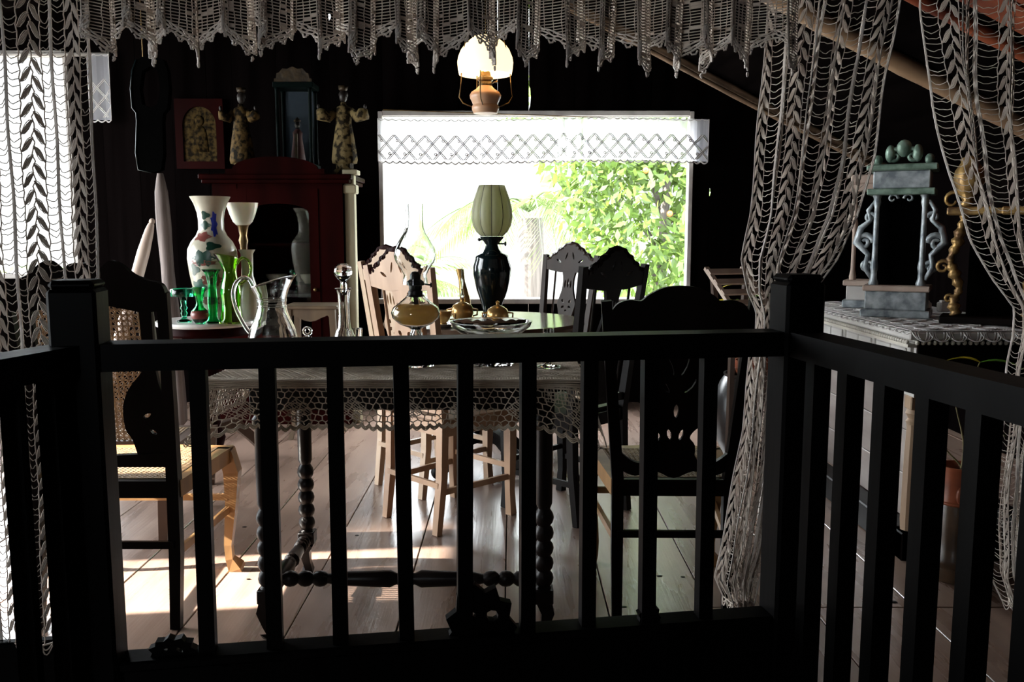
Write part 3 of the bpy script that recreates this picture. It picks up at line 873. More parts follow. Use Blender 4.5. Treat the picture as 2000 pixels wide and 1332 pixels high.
def hstretch(p0, p1):
    v = Vector(p1) - Vector(p0); Ln = v.length
    prof = [(.014, 0)] + bobbins(.02, Ln * .2, 3, .014, .024) + [(.014, Ln * .2), (.020, Ln * .24), (.026, Ln * .44), (.017, Ln * .465), (.02, Ln * .48), (.02, Ln * .52), (.017, Ln * .535), (.026, Ln * .56), (.020, Ln * .76), (.014, Ln * .8)] \
        + bobbins(Ln * .8, Ln - .02, 3, .014, .024) + [(.014, Ln)]
    q = G().lathe(prof, 12)
    q.xf(Matrix.Translation(p0) @ v.to_track_quat('Z', 'Y').to_matrix().to_4x4())
    q.build('stretcher', 'black_table_wood', tb, True, 40)
hstretch((LXA + .025, LYA, .185), (LXB - .025, LYA, .185))
hstretch((LXA, LYA + .025, .135), (LXA, LYB - .025, .135)); hstretch((LXB, LYA + .025, .135), (LXB, LYB - .025, .135))

def tablecloth():
    root = thing('lace_tablecloth', 'ecru crocheted tablecloth with honeycomb mesh hanging over the black table', 'tablecloth', (ox, oy, TZ))
    zt_ = TZ - .001
    o = np.array([ox, oy, TZ])
    XA, XB, YA = TX0 - .004, TX1 + .004, TY0 - .006
    drop0 = .120
    # cloth plane: front overhang; p along the front edge, d down the drop
    Ltot = XB - XA
    def Dfront(p, d):
        p = np.asarray(p, float); d = np.asarray(d, float)
        w_ = np.clip(d / drop0, 0, 1.6)
        # corners swing out past the table ends and hang lower
        x = XA + p
        fold = .012 * w_ * np.sin(p * 21) + .008 * w_ * np.sin(p * 47 + 1)
        cl = np.clip((.10 - p) / .10, 0, 1); cr = np.clip((p - (Ltot - .14)) / .14, 0, 1)
        x = x - cl * w_ * .045 + cr * w_ * .035
        z = zt_ - d * (1 + .35 * cl + .42 * cr) + .0 * p
        y = YA - .004 - .010 * w_ + fold - .03 * w_ * (cl + cr)
        return np.stack([x, y, z], -1) - o
    def Dside(sx):
        X = XA - .006 if sx < 0 else XB + .006
        def f(p, d):
            p = np.asarray(p, float); d = np.asarray(d, float)
            w_ = np.clip(d / drop0, 0, 1.6)
            c0 = np.clip((.14 - p) / .14, 0, 1)
            x = X + sx * (.012 * w_ + c0 * w_ * .035) + .010 * w_ * np.sin(p * 23)
            return np.stack([x, TY0 + p - c0 * w_ * .035, zt_ - d * (1 + .38 * c0)], -1) - o
        return f
    def Dtop(p, d):
        p = np.asarray(p, float); d = np.asarray(d, float)
        return np.stack([XA + p, TY0 - .004 + d, zt_ + .002 + .0008 * np.sin(p * 60 + d * 40)], -1) - o
    def honey(net, D, Lp, d0, d1, c, r, ref):
        """six-sided mesh with slightly uneven cells"""
        n = int(Lp / c); c = Lp / n
        rows = max(1, round((d1 - d0) / (c * .80))); h = (d1 - d0) / rows
        def vert(p, d):
            return p + .0022 * np.sin(411 * p + 273 * d), d + .0020 * np.sin(353 * d + 517 * p + 1)
        t = np.linspace(0, 1, 4)[None, :]
        for j in range(rows + 1):
            k = np.arange(n + 1) + (.5 if j % 2 else 0)
            pc, dc_ = k * c, d0 + j * h
            up = dc_ - h * .62; lo_s = dc_ - h * .36
            for (pa, da), (pb_, db) in (((pc + c / 2, lo_s), (pc + c / 2, dc_ + h * .36)), ((pc, up), (pc + c / 2, lo_s)), ((pc, up), (pc - c / 2, lo_s))):
                a0_, a1_ = vert(pa, da + 0 * pa); b0_, b1_ = vert(pb_, db + 0 * pb_)
                P = np.clip(a0_[:, None] + (b0_ - a0_)[:, None] * t, 0, Lp)
                Q_ = np.clip(a1_[:, None] + (b1_ - a1_)[:, None] * t, 0.004, d1 + .004)
                net.add(D(P, Q_), r, 4, ref)
    def grid(net, D, p0, p1, d0, d1, c, r, ref):
        ps = np.arange(p0, p1, c); ds = np.arange(d0, d1 + 1e-6, c)
        t = np.linspace(d0, d1, 8)
        net.add(D(np.repeat(ps[:, None], 8, 1), np.repeat(t[None], len(ps), 0)), r, 3, ref)
        q_ = np.linspace(p0, p1, max(8, int((p1 - p0) / .012)))
        net.add(D(np.repeat(q_[None], len(ds), 0), np.repeat(ds[:, None], len(q_), 1)), r, 3, ref)
    def lozenge(net, D, pc, dc, hp, hd, r, ref, lines=9):
        for s_ in (-1, 1):
            for i in range(lines):
                f = (i + .5) / lines
                # stripes parallel to one side of the diamond
                p0 = np.array([pc - hp + f * hp, dc + s_ * (0 - f * hd)]); p1 = np.array([pc + f * hp, dc + s_ * (hd - f * hd)])
                t = np.linspace(0, 1, 7)[:, None]
                L_ = p0 + (p1 - p0) * t
                if s_ < 0 and i % 3: continue
                net.add(D(L_[:, 0], np.clip(L_[:, 1], 0, None)), r, 3, ref)
    FR = (0, -1, 0)
    front = Net()
    honey(front, Dfront, Ltot, .022, drop0, .0200, .0017, FR)
    grid(front, Dfront, 0.0, .10, .012, .05, .0085, .0013, FR)
    grid(front, Dfront, Ltot - .115, Ltot, .012, .055, .0085, .0013, FR)
    for pc in np.arange(.10, Ltot, .155):
        lozenge(front, Dfront, pc, .080, .044, .034, .0013, FR)
    # lower scalloped edge
    n = 44; t = np.linspace(0, 1, 6)
    for h in range(3):
        P = (np.arange(n)[:, None] + t[None]) * Ltot / n
        front.add(Dfront(P, drop0 + .009 * np.sin(PI * t)[None] + .004 * h + 0 * P), .0019, 4, FR)
    front.build('front_drop', 'table_lace', root)
    Ls = TY1 - TY0
    for sx in (-1, 1):
        s_ = Net(); Ds = Dside(sx); rf = (sx, 0, 0)
        honey(s_, Ds, Ls, .022, drop0, .0200, .0017, rf)
        grid(s_, Ds, 0.0, .12, .012, .05, .0085, .0013, rf)
        for pc in np.arange(.10, Ls, .155): lozenge(s_, Ds, pc, .080, .044, .034, .0013, rf)
        m_ = 28
        for h in range(3):
            P = (np.arange(m_)[:, None] + t[None]) * Ls / m_
            s_.add(Ds(P, drop0 + .009 * np.sin(PI * t)[None] + .004 * h + 0 * P), .0019, 4, rf)
        s_.build('side_drop', 'table_lace', root)
    top = Net(); TR = (0, 0, 1)
    honey(top, Dtop, Ltot, .035, Ls * .98, .0150, .0024, TR)
    grid(top, Dtop, 0, Ltot, 0.0, .035, .0075, .0015, TR)
    for pc in np.arange(.10, Ltot, .155):
        for dc in np.arange(.12, Ls, .155): lozenge(top, Dtop, pc, dc, .044, .044, .0016, TR)
    # thick edge where the cloth turns over the table edge
    e_ = Net(); p = np.linspace(0, Ltot, 90)
    for d in (0.0, .004, .009, .014, .019):
        e_.add(Dfront(p, np.full_like(p, d)), .0026, 4, FR)
    top.build('top_mesh', 'table_lace', root)
    e_.build('turned_edge', 'table_lace', root)
tablecloth()

# ------------------------------------------------------------------ chairs
def arc(pts, n=4):
    """smooth an open list of 2-D points"""
    P = [Vector((p[0], p[1])) for p in pts]; out = []
    for i in range(len(P) - 1):
        p0 = P[max(i - 1, 0)]; p1 = P[i]; p2 = P[i + 1]; p3 = P[min(i + 2, len(P) - 1)]
        for k in range(n):
            t = k / n
            out.append(tuple(0.5 * ((2 * p1) + (p2 - p0) * t + (2 * p0 - 5 * p1 + 4 * p2 - p3) * t * t + (3 * p1 - p0 - 3 * p2 + p3) * t ** 3)))
    out.append(tuple(P[-1])); return out

def cane_net(w0, w1, y0, y1, z, c=.016, r=.0013, fn=None):
    """woven cane: upright, cross and diagonal strands over a trapezium (w0 at y0, w1 at y1)"""
    net = Net()
    fn = fn or (lambda x, y: np.stack([x, y, np.full_like(x, z)], -1))
    n = int((y1 - y0) / c)
    for k in range(n + 1):
        y = y0 + (y1 - y0) * k / n; w = w0 + (w1 - w0) * k / n
        for d in (-.0022, .0022):
            xs = np.linspace(-w / 2, w / 2, 6); net.add(fn(xs, np.full_like(xs, y + d)), r, 3, (0, .1, 1))
    m_ = int(max(w0, w1) / c)
    for k in range(m_ + 1):
        f = k / m_ - .5
        for d in (-.0022, .0022):
            ys = np.linspace(y0, y1, 6); net.add(fn(f * (w0 + (w1 - w0) * np.linspace(0, 1, 6)) + d, ys), r, 3, (0, .1, 1))
    for sgn in (-1, 1):
        for k in range(-n, m_):
            t = np.linspace(0, 1, 8)
            x = (k * c + sgn * 0) + t * (y1 - y0); x = x - w0 / 2 if sgn > 0 else w0 / 2 - x
            y = y0 + t * (y1 - y0)
            w = (w0 + (w1 - w0) * t) / 2
            ok = np.abs(x) <= w
            if ok.sum() >= 2: net.add(fn(x[ok], y[ok]), r * .9, 3, (0, .1, 1))
    return net

def seat_and_legs(root, wood, seat_wood, rw, fw, d, sh, legw, cabriole, cane, stretch_z, topz, top_w, lean, post_t=.034, stretch_wood=None):
    stretch_wood = stretch_wood or wood
    yb = -d / 2
    for s in (-1, 1):
        G().sweep([(s * rw / 2, yb - .035, 0), (s * rw / 2, yb - .008, sh * .5), (s * rw / 2, yb, sh), (s * (rw / 2 + (top_w - rw) / 2 * .4), yb - lean * .35, sh + (topz - sh) * .4), (s * top_w / 2, yb - lean, topz)],
                  [legw * .85, legw, legw, legw * .95, legw * .85], [.026, .032, .036, .030, .024], ref=(1, 0, 0)).build('back_post', wood, root)
        fx = s * (fw / 2 - .018); fy = d / 2 - .02
        if cabriole:
            path = [(fx + s * .000, fy, sh - .01), (fx + s * .016, fy + .012, sh - .09), (fx + s * .010, fy + .010, sh * .55), (fx - s * .004, fy, sh * .22), (fx - s * .002, fy + .004, .05), (fx + s * .014, fy + .018, .012), (fx + s * .018, fy + .022, 0)]
            G().sweep(path, [.050, .052, .038, .026, .026, .046, .044], [.046, .048, .036, .026, .028, .046, .046], ref=(1, 0, 0)).build('leg', wood, root)
        else:
            path = [(fx, fy, sh - .01), (fx, fy, sh * .6), (fx, fy - .002, sh * .25), (fx, fy + .006, 0)]
            G().sweep(path, [.040, .038, .030, .034], [.040, .038, .030, .034], ref=(1, 0, 0)).build('leg', wood, root)
    # seat frame of four rails
    fr = G()
    z0, z1 = sh - .052, sh
    G().sweep([(-rw / 2, yb + .006, (z0 + z1) / 2), (rw / 2, yb + .006, (z0 + z1) / 2)], .036, .052, ref=(0, 1, 0)).build('rear_rail', wood, root)
    fr.sweep([(-fw / 2, d / 2 - .02, (z0 + z1) / 2), (0, d / 2 - .008, (z0 + z1) / 2), (fw / 2, d / 2 - .02, (z0 + z1) / 2)], .05, .052, ref=(0, 1, 0))
    for s in (-1, 1):
        fr.sweep([(s * (rw / 2 - .004), yb, (z0 + z1) / 2), (s * (fw / 2 - .022), d / 2 - .02, (z0 + z1) / 2)], .048, .052, ref=(1, 0, 0))
    fr.build('seat_frame', seat_wood, root)
    if cane:
        cn = cane_net(rw - .03, fw - .09, yb + .02, d / 2 - .04, sh + .001)
        cn.build('cane_seat', 'cane', root)
    else:
        q = G(); pts = [(-rw / 2 - .012, yb + .015), (-fw / 2 - .012, d / 2 + .006), (0, d / 2 + .018), (fw / 2 + .012, d / 2 + .006), (rw / 2 + .012, yb + .015)]
        n = len(pts)
        q.add([(x_, y_, sh) for x_, y_ in pts] + [(x_, y_, sh + .016) for x_, y_ in pts], [tuple(range(n)), tuple(range(2 * n - 1, n - 1, -1))] + [(i, i + n, (i + 1) % n + n, (i + 1) % n) for i in range(n)])
        q.build('seat', seat_wood, root)
    for s in (-1, 1):
        G().bar((s * (rw / 2), yb - .018, stretch_z), (s * (fw / 2 - .018), d / 2 - .02, stretch_z), .014, .024, ref=(1, 0, 0)).build('stretcher', stretch_wood, root)
    G().bar((-rw / 2, yb - .022, stretch_z + .03), (rw / 2, yb - .022, stretch_z + .03), .014, .022, ref=(0, 1, 0)).build('stretcher', wood, root)
    G().bar((-fw / 2 + .018, d / 2 - .022, stretch_z + .045), (fw / 2 - .018, d / 2 - .022, stretch_z + .045), .014, .022, ref=(0, 1, 0)).build('stretcher', stretch_wood, root)

def bend(d, sh, topz, lean, dy=0.0, cup=0.0):
    yb = -d / 2
    def f(v):
        k = max(0.0, (v.z - sh) / (topz - sh))
        return Vector((v.x, v.y + yb - lean * k + dy - cup * (1 - (v.x / .22) ** 2), v.z))
    return f

# dark chairs with broad crest rails, seen from behind
def back_chair(name, label, loc, rz, crest, splats, lower, wood, seat_wood, rw, fw, d, sh, topz, top_w, lean, group, stretch_z=.24, leg_wood=None):
    r = thing(name, label, 'chair', loc, rz, group)
    seat_and_legs(r, wood, seat_wood, rw, fw, d, sh, .036, True, True, stretch_z, topz, top_w, lean, stretch_wood=leg_wood or wood)
    f = bend(d, sh, topz, lean)
    G().plate(crest, t=.026, fn=f).build('crest_rail', wood, r)
    for o_, h_ in splats: G().plate(o_, h_, t=.016, fn=f).build('splat', wood, r)
    if lower: G().plate(lower, t=.022, fn=f).build('lower_rail', wood, r)
    return r
half = arc([(.0, 1.045), (.05, 1.040), (.095, 1.018), (.118, 1.000), (.15, 1.003), (.185, .992), (.205, .965), (.212, .93), (.208, .86)], 4)
crestB = half + [(.06, .845), (-.06, .845)] + mirror(half)[:-1]
halfS = arc([(.075, .855), (.098, .80), (.092, .775), (.104, .755), (.100, .70), (.088, .66), (.096, .63), (.06, .60), (.045, .575), (.062, .55), (.06, .50)], 3)
splatB = [(halfS + mirror(halfS), [lens(.04, .74, .028, .008, .9), lens(-.04, .74, .028, .008, -.9), lens(.022, .80, .03, .006, 1.2), lens(-.022, .80, .03, .006, -1.2),
                                   lens(.018, .585, .018, .007, 1.3), lens(-.018, .585, .018, .007, -1.3), lens(0, .66, .008, .022)])]
lowB = arc([(.172, .535), (.13, .50), (.08, .495), (.05, .53), (0, .515), (-.05, .53), (-.08, .495), (-.13, .50), (-.172, .535)], 3) \
    + arc([(-.172, .475), (-.12, .452), (-.06, .468), (0, .445), (.06, .468), (.12, .452), (.172, .475)], 3)
back_chair('carved_chair', 'dark carved chair with domed crest and cane seat, to the right of the lace-covered table', (.505, 2.88, 0), math.radians(-1), crestB, splatB, lowB, 'dark_wood', 'lit_honey_wood',
           .345, .46, .42, .44, 1.0, .44, .06, 'carved chairs seen from behind', leg_wood='lit_honey_wood')  # lit tone on seat sides and stretchers, shade put into the dark rear parts
crest_half = arc([(0, 1.115), (.028, 1.112), (.052, 1.095), (.068, 1.108), (.09, 1.122), (.118, 1.11), (.15, 1.082), (.19, 1.066), (.225, 1.056), (.238, 1.03), (.236, .975)], 4)
crestA = crest_half + arc([(.16, .972), (.10, .985), (0, 1.0), (-.10, .985), (-.16, .972)], 3) + mirror(crest_half)[:-1]
sc = arc([(.155, .985), (.155, .85), (.15, .80), (.105, .745), (.082, .69), (.082, .62), (.10, .585), (.115, .52)], 3) + arc([(.19, .52), (.205, .60), (.205, .70), (.188, .80), (.192, .985)], 3)
scl = [(-x_, z_) for x_, z_ in reversed(sc)]
back_chair('carved_chair', 'dark carved chair with wavy crest beside the left railing post, front legs toned as if lit', (-1.235, 2.82, 0), 0, crestA, [(sc, [lens(.15, .66, .014, .006, .5), lens(.165, .61, .012, .006, -.6)]), (scl, [])],
           [(-.22, .50), (.22, .50), (.22, .545), (0, .535), (-.22, .545)], 'dark_wood', 'lit_honey_wood', .42, .50, .44, .455, 1.03, .455, .06, 'carved chairs seen from behind', leg_wood='lit_honey_wood', stretch_z=.23)
# front legs of both take the lit honey tone, light put into their colour
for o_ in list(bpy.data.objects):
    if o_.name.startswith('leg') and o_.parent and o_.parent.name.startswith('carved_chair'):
        o_.data.materials.clear(); o_.data.materials.append(MATS['lit_honey_wood'])

# pale carved dining chairs round the far table
def dining_chair(label, loc, rz, wood='chair_wood', cap='red_wood', seat='chair_wood'):
    r = thing('dining_chair', label, 'chair', loc, rz, 'dining chairs round the far table')
    rw, fw, d, sh, topz, top_w, lean = .33, .40, .38, .45, 1.07, .40, .085
    seat_and_legs(r, wood, seat, rw, fw, d, sh, .036, False, False, .17, topz, top_w, lean)
    f = bend(d, sh, topz, lean)
    hc = [(.0, 1.135)] + arc([(.03, 1.132), (.055, 1.118), (.07, 1.100), (.082, 1.104), (.10, 1.088), (.115, 1.070), (.128, 1.074), (.145, 1.058), (.16, 1.045), (.185, 1.045)], 2) + [(.185, .985)]
    bot = arc([(.12, .975), (.06, .968), (0, .975), (-.06, .968), (-.12, .975)], 2)
    holes = [lens(.085, 1.035, .022, .007, .45), lens(-.085, 1.035, .022, .007, -.45), lens(.026, 1.065, .024, .006, 1.9), lens(-.026, 1.065, .024, .006, 1.25)]
    G().plate(hc + bot + mirror(hc)[:-1], holes, t=.022, fn=f).build('crest_rail', wood, r)
    # raised carved border along the top of the crest
    q = G(); top = [(x_, z_) for x_, z_ in hc[:-1]]; path = mirror(top)[:-1] + top
    q.tube([f(Vector((x_, 0, z_))) for x_, z_ in path], [.012 + .004 * (i % 2) for i in range(len(path))], 6)
    q.build('crest_carving', cap, r)
    hsp = arc([(.052, .975), (.040, .93), (.042, .87), (.058, .82), (.070, .785), (.058, .74), (.046, .68), (.056, .60), (.062, .53), (.05, .50)], 3)
    hl = [lens(0, .905, .007, .030), lens(.022, .900, .006, .026), lens(-.022, .900, .006, .026),
          lens(.028, .800, .013, .010, .7), lens(-.028, .800, .013, .010, -.7), lens(.026, .765, .012, .009, -.6), lens(-.026, .765, .012, .009, .6), lens(0, .745, .009, .008)]
    G().plate(hsp + mirror(hsp), hl, t=.014, fn=f).build('splat', wood, r)
    G().box(-.17, .17, -.010, .010, .488, .520).xf(Matrix.Translation((0, -d / 2 - .006, 0))).build('lower_rail', wood, r)
    for s in (-1, 1):
        G().tube([f(Vector((s * .105, 0, .515))), f(Vector((s * .110, 0, .98)))], .006, 6).build('spindle', wood, r)
    return r
dining_chair('pale carved dining chair standing just behind the glass oil lamp, back turned to us', (-.257, 3.674, 0), -math.radians(45))
dining_chair('dark-topped carved dining chair half hidden behind the pale one near the oil lamp', (-.366, 4.159, 0), -math.radians(45), wood='leg_wood')
dining_chair('carved dining chair silhouetted against the window, nearer of the pair on the right', (.226, 3.774, 0), math.radians(45), wood='dark_wood', cap='dark_wood', seat='dark_wood')
dining_chair('carved dining chair under the window facing us, farther of the pair on the right', (.156, 5.026, 0), math.radians(135), wood='brown_wood', cap='brown_wood', seat='brown_wood')

# cane-backed chair behind the left dark chair
cc = thing('cane_chair', 'brown chair with tall woven cane back behind the dark left chair', 'chair', (-1.60, 3.55, 0), math.radians(4))
seat_and_legs(cc, 'mid_wood', 'mid_wood', .46, .50, .46, .36, .04, False, True, .16, .98, .46, .10)
f = bend(.46, .36, .98, .10)
G().box(-.24, .24, -.016, .016, .935, .995).xf(Matrix.Translation((0, -.325, 0))).build('top_rail', 'mid_wood', cc)
G().box(-.22, .22, -.012, .012, .375, .405).xf(Matrix.Translation((0, -.235, 0))).build('lower_rail', 'mid_wood', cc)
cb = cane_net(.43, .43, .40, .94, 0, c=.020, r=.0022, fn=lambda x, y: np.stack([x, -.23 - .10 * (y - .36) / .62, y], -1))
cb.build('cane_back', 'cane', cc)

# ------------------------------------------------------------------ round table
RX, RY, RZ = -.14, 4.42, .765
rt = thing('round_table', 'round polished pedestal table in front of the far window', 'table', (RX, RY, 0))
G().lathe([(.46, RZ - .035), (.50, RZ - .03), (.505, RZ - .015), (.50, RZ), (0, RZ)], 48).build('tabletop', 'table_polish', rt, True, 30)
G().lathe([(.11, RZ - .036), (.10, .70), (.055, .66), (.05, .58), (.062, .55), (.062, .40), (.056, .385), (.072, .365), (.072, .34), (.055, .325), (.06, .24), (.075, .18), (.06, .14)][::-1], 20).build('pedestal', 'mid_wood', rt, True, 35)
for k in range(4):
    a = PI / 4 + k * PI / 2
    c_, s_ = math.cos(a), math.sin(a)
    q = G().sweep([(.03 * c_, .03 * s_, .19), (.12 * c_, .12 * s_, .17), (.22 * c_, .22 * s_, .09), (.30 * c_, .30 * s_, .045)], [.06, .055, .05, .05], [.07, .06, .05, .05], ref=(-s_, c_, 0))
    q.ell((.31 * c_, .31 * s_, .038), .038)
    q.build('foot', 'dark_wood', rt, True, 50)

# ------------------------------------------------------------------ glass and lamps
def zy(py, Y): return at(1000, py, Y).z
def stand(px, Y, z):
    """x of a thing whose axis is noted at photo column px, standing at height z, distance Y"""
    zc = Y * math.cos(PITCH) + (CAM_H - z) * math.sin(PITCH)
    return (px - 1000) / FPX * zc
def wall(outer, t=.002, bottom=None):
    """closed glass wall profile from an outer profile (bottom to top)"""
    inner = [(max(r - t, .001), z) for r, z in outer]
    zb = outer[0][1] + (bottom or t)
    inner = [(r, max(z, zb)) for r, z in inner]
    return [(.0004, outer[0][1])] + outer + inner[::-1] + [(.0004, zb)]
def tubewall(outer, t=.0016):
    return outer + [(max(r - t, .001), z) for r, z in outer][::-1]

TT = TZ + .0042
# glass oil lamp
Y = 2.66; x = stand(812, Y, .95)
ol = thing('oil_lamp', 'clear glass oil lamp with bulbous chimney and amber oil on the lace tablecloth', 'oil lamp', (x, Y, TT))
zf = lambda py: zy(py, Y) - TT
G().ring(wall([(.056, 0), (.057, .006), (.054, .010), (.056, .016), (.050, .026), (.030, .036), (.018, .048), (.014, .075), (.020, .095), (.014, .11), (.022, zf(640))], .010, .004), 32,
         wob=lambda a, i: 1 + (.015 * math.cos(28 * a) if 1 <= i <= 5 else 0)).build('foot', 'clear_glass', ol, True, 40)
zA, zB = zf(640), zf(580)
fount = [(.022, zA), (.050, zA + .012), (.070, zA + .030), (.0745, zA + .046), (.068, zA + .062), (.050, zA + .076), (.030, zB), (.024, zB + .008)]
G().ring(wall(fount, .003), 36).build('fount', 'clear_glass', ol, True, 60)
oil = [(.0, zA + .005), (.046, zA + .014), (.0660, zA + .030), (.0700, zA + .044), (.0655, zA + .059), (.050, zA + .0695), (0, zA + .070)]
G().lathe(oil, 32).build('oil', 'lamp_oil', ol, True, 60)
q = G().lathe([(.022, zB), (.022, zB + .018), (.018, zB + .020), (.020, zB + .026), (.020, zB + .034), (.026, zB + .036), (.026, zB + .046), (.016, zB + .054), (.016, zB + .066), (.010, zB + .076), (0, zB + .078)], 20)
q.tube([(.02, 0, zB + .04), (.045, 0, zB + .036)], .0025, 6).ell((.047, 0, zB + .036), (.003, .008, .008))
q.build('burner', 'black_metal', ol, True, 40)
G().sweep([(0, 0, zB), (.003, 0, zB - .03), (.008, .0, zA + .03), (.004, 0, zA + .012)], [.014, .014, .012, .010], [.004] * 4).build('wick', 'mid_wood', ol)
zc = zB + .038
ch = [(.038, zc), (.037, zc + .012), (.034, zc + .028), (.044, zc + .048), (.058, zc + .068), (.0635, zc + .088), (.060, zc + .108), (.047, zc + .132), (.034, zc + .152), (.027, zc + .172), (.025, zc + .20), (.0265, zf(398))]
G().ring(tubewall(ch), 32).build('chimney', 'thin_glass', ol, True, 80)

# glass pitcher
Y = 2.66; x = stand(533, Y, .9)
pt = thing('glass_pitcher', 'clear glass pitcher with looped handle on the left of the lace tablecloth', 'pitcher', (x, Y, TT))
zf = lambda py: zy(py, Y) - TT
prof = [(.062, 0), (.064, .004), (.060, .012), (.066, .03), (.074, .055), (.074, .085), (.066, .115), (.054, .14), (.045, .165), (.0425, .185), (.044, .205), (.050, .225), (.058, .245), (.062, .255)]
q = G().ring(wall(prof, .0042, .014), 36)
z1 = .17
lip = lambda V: [(px_ + (max(0, (z_ - .20)) / .055) ** 2 * (max(0, px_) / .06) ** 3 * .012, py_ * (1 - .18 * max(0, (z_ - .20) / .055) * (1 if px_ > 0 else 0)), z_ + (max(0, z_ - z1) / .085) ** 1.6 * px_ * .32) for px_, py_, z_ in V]
q.v = lip(q.v)
q.build('body', 'clear_glass', pt, True, 60)
q = G().ring([(.0605 + .003 * math.cos(t * PI / 3), .255 + .003 * math.sin(t * PI / 3)) for t in range(6)], 36); q.v = lip(q.v); q.build('rim', 'clear_glass', pt, True)
for zz_ in (.196, .201, .18): G().ring([(.0435 + .0015 * math.cos(t * PI / 3), zz_ + .0015 * math.sin(t * PI / 3)) for t in range(6)], 32).build('ring', 'clear_glass', pt, True)
hp = arc([(-.055, .238), (-.068, .262), (-.088, .266), (-.108, .248), (-.117, .215), (-.112, .18), (-.098, .145), (-.082, .115), (-.070, .098)], 4)
G().tube([(a, 0, b_) for a, b_ in hp], .0062, 10).build('handle', 'clear_glass', pt, True)

# decanter with ball stopper
Y = 2.72; x = stand(672, Y, .95)
dc = thing('glass_decanter', 'slender cut glass decanter with ribbed ball stopper between pitcher and oil lamp', 'decanter', (x, Y, TT))
zf = lambda py: zy(py, Y) - TT
zl = zf(563)
prof = [(.050, 0), (.054, .006), (.054, .02), (.050, .045), (.044, .062), (.034, .076), (.029, zf(652)), (.027, zf(646)), (.020, zf(640)), (.0175, zf(620)), (.0170, zf(590)), (.0185, zf(575)), (.022, zl - .004), (.029, zl)]
G().ring(wall(prof, .003, .008), 36, wob=lambda a, i: 1 + .035 * math.cos(12 * a) * (1 if (1 < i < 26) else 0)).build('bottle', 'clear_glass', dc, True, 60)
zt_ = zf(514)
G().lathe([(.010, zl - .02), (.0105, zl + .002), (.010, zf(550)), (.014, zf(547)), (.022, zf(541)), (.027, zf(532)), (.024, zf(521)), (.014, zt_ - .002), (0, zt_)], 40, wob=lambda a, i: 1 + .05 * math.cos(14 * a) * (1 if i > 3 else 0)).build('stopper', 'clear_glass', dc, True)

# footed glass dish
Y = 2.68; x = stand(959, Y, .9)
cp = thing('footed_glass_dish', 'wide shallow clear glass dish on a foot, right of the oil lamp', 'glass dish', (x, Y, TT))
h = zy(628, Y) - TT
prof = [(.068, 0), (.070, .004), (.062, .010), (.030, .020), (.014, .032), (.010, .05), (.016, .062), (.010, .075), (.016, .088), (.05, h - .045), (.095, h - .034), (.118, h - .016), (.124, h)]
G().ring([(.0004, 0)] + prof + [(.1205, h), (.114, h - .014), (.092, h - .029), (.05, h - .040), (.0004, h - .041)], 40,
         wob=lambda a, i: 1 + .012 * math.cos(20 * a) * (1 if i >= 11 else 0)).build('dish', 'clear_glass', cp, True, 60)
G().ring([(.124 + .0022 * math.cos(t * PI / 3), h + .0022 * math.sin(t * PI / 3)) for t in range(6)], 40).build('rim', 'clear_glass', cp, True)

# small stemmed glass, tumbler and cruet
Y = 2.62; x = stand(1071, Y, .8)
o_ = thing('stem_glass', 'small stemmed glass at the right end of the lace tablecloth', 'glass', (x, Y, TT))
h = zy(641, Y) - TT
G().ring([(.0004, 0), (.037, 0), (.038, .003), (.014, .008), (.005, .018), (.004, .05), (.008, .056), (.004, .062), (.012, .072), (.018, .09), (.017, h), (.0155, h), (.016, .09), (.010, .075), (.0004, .073)], 24).build('goblet', 'clear_glass', o_, True, 60)
G().ring([(.037 + .0014 * math.cos(t * PI / 3), .003 + .0014 * math.sin(t * PI / 3)) for t in range(6)], 28).build('foot_rim', 'clear_glass', o_, True)
Y = 2.80; x = stand(694, Y, .85)
o_ = thing('glass_tumbler', 'plain glass tumbler tucked behind the decanter', 'glass', (x, Y, TT))
h = zy(642, Y) - TT
G().ring(wall([(.018, 0), (.020, .004), (.024, h)], .0022, .008), 24).build('cup', 'clear_glass', o_, True, 50)
G().ring([(.023 + .0012 * math.cos(t * PI / 3), h + .0012 * math.sin(t * PI / 3)) for t in range(6)], 24).build('rim', 'clear_glass', o_, True)
Y = 2.74; x = stand(601, Y, .85)
o_ = thing('glass_cruet', 'small glass cruet with ring stopper between pitcher and decanter', 'cruet', (x, Y, TT))
h = zy(658, Y) - TT
G().ring(wall([(.030, 0), (.033, .004), (.034, .03), (.026, .055), (.012, .07), (.011, h - .006), (.016, h)], .0025, .006), 24).build('bottle', 'clear_glass', o_, True, 50)
G().tube([(.011 * math.cos(t * PI / 8), 0, h + .018 + .011 * math.sin(t * PI / 8)) for t in range(17)], .0055, 8).tube([(0, 0, h - .01), (0, 0, h + .007)], .006, 8).build('stopper', 'clear_glass', o_, True)

# lamp with black body and frosted tulip shade on the round table
Y = 4.36; x = stand(961, Y, 1.0)
dl = thing('table_lamp', 'tall black ceramic table lamp with ribbed frosted glass shade before the window', 'table lamp', (x, Y, RZ))
zf = lambda py: zy(py, Y) - RZ
G().lathe([(.075, 0), (.075, .014), (.055, .022), (.045, zf(608)), (.052, zf(595)), (.078, zf(565)), (.093, zf(535)), (.093, zf(520)), (.082, zf(506)), (.082, zf(502)), (.075, zf(498)), (.05, zf(494)), (.035, zf(486)), (.030, zf(478)), (.045, zf(470)), (.055, zf(466)), (.06, zf(462))], 32).build('body', 'black_ceramic', dl, True, 40)
q = G().tube([(.02, 0, zf(476)), (.062, -.01, zf(476))], .004, 6).ell((.066, -.01, zf(476)), (.006, .012, .012)).tube([(-.03, 0, zf(468)), (-.06, 0, zf(468))], .004, 6).ell((-.062, 0, zf(468)), .008)
q.build('burner_knob', 'black_metal', dl, True)
N_ = 10
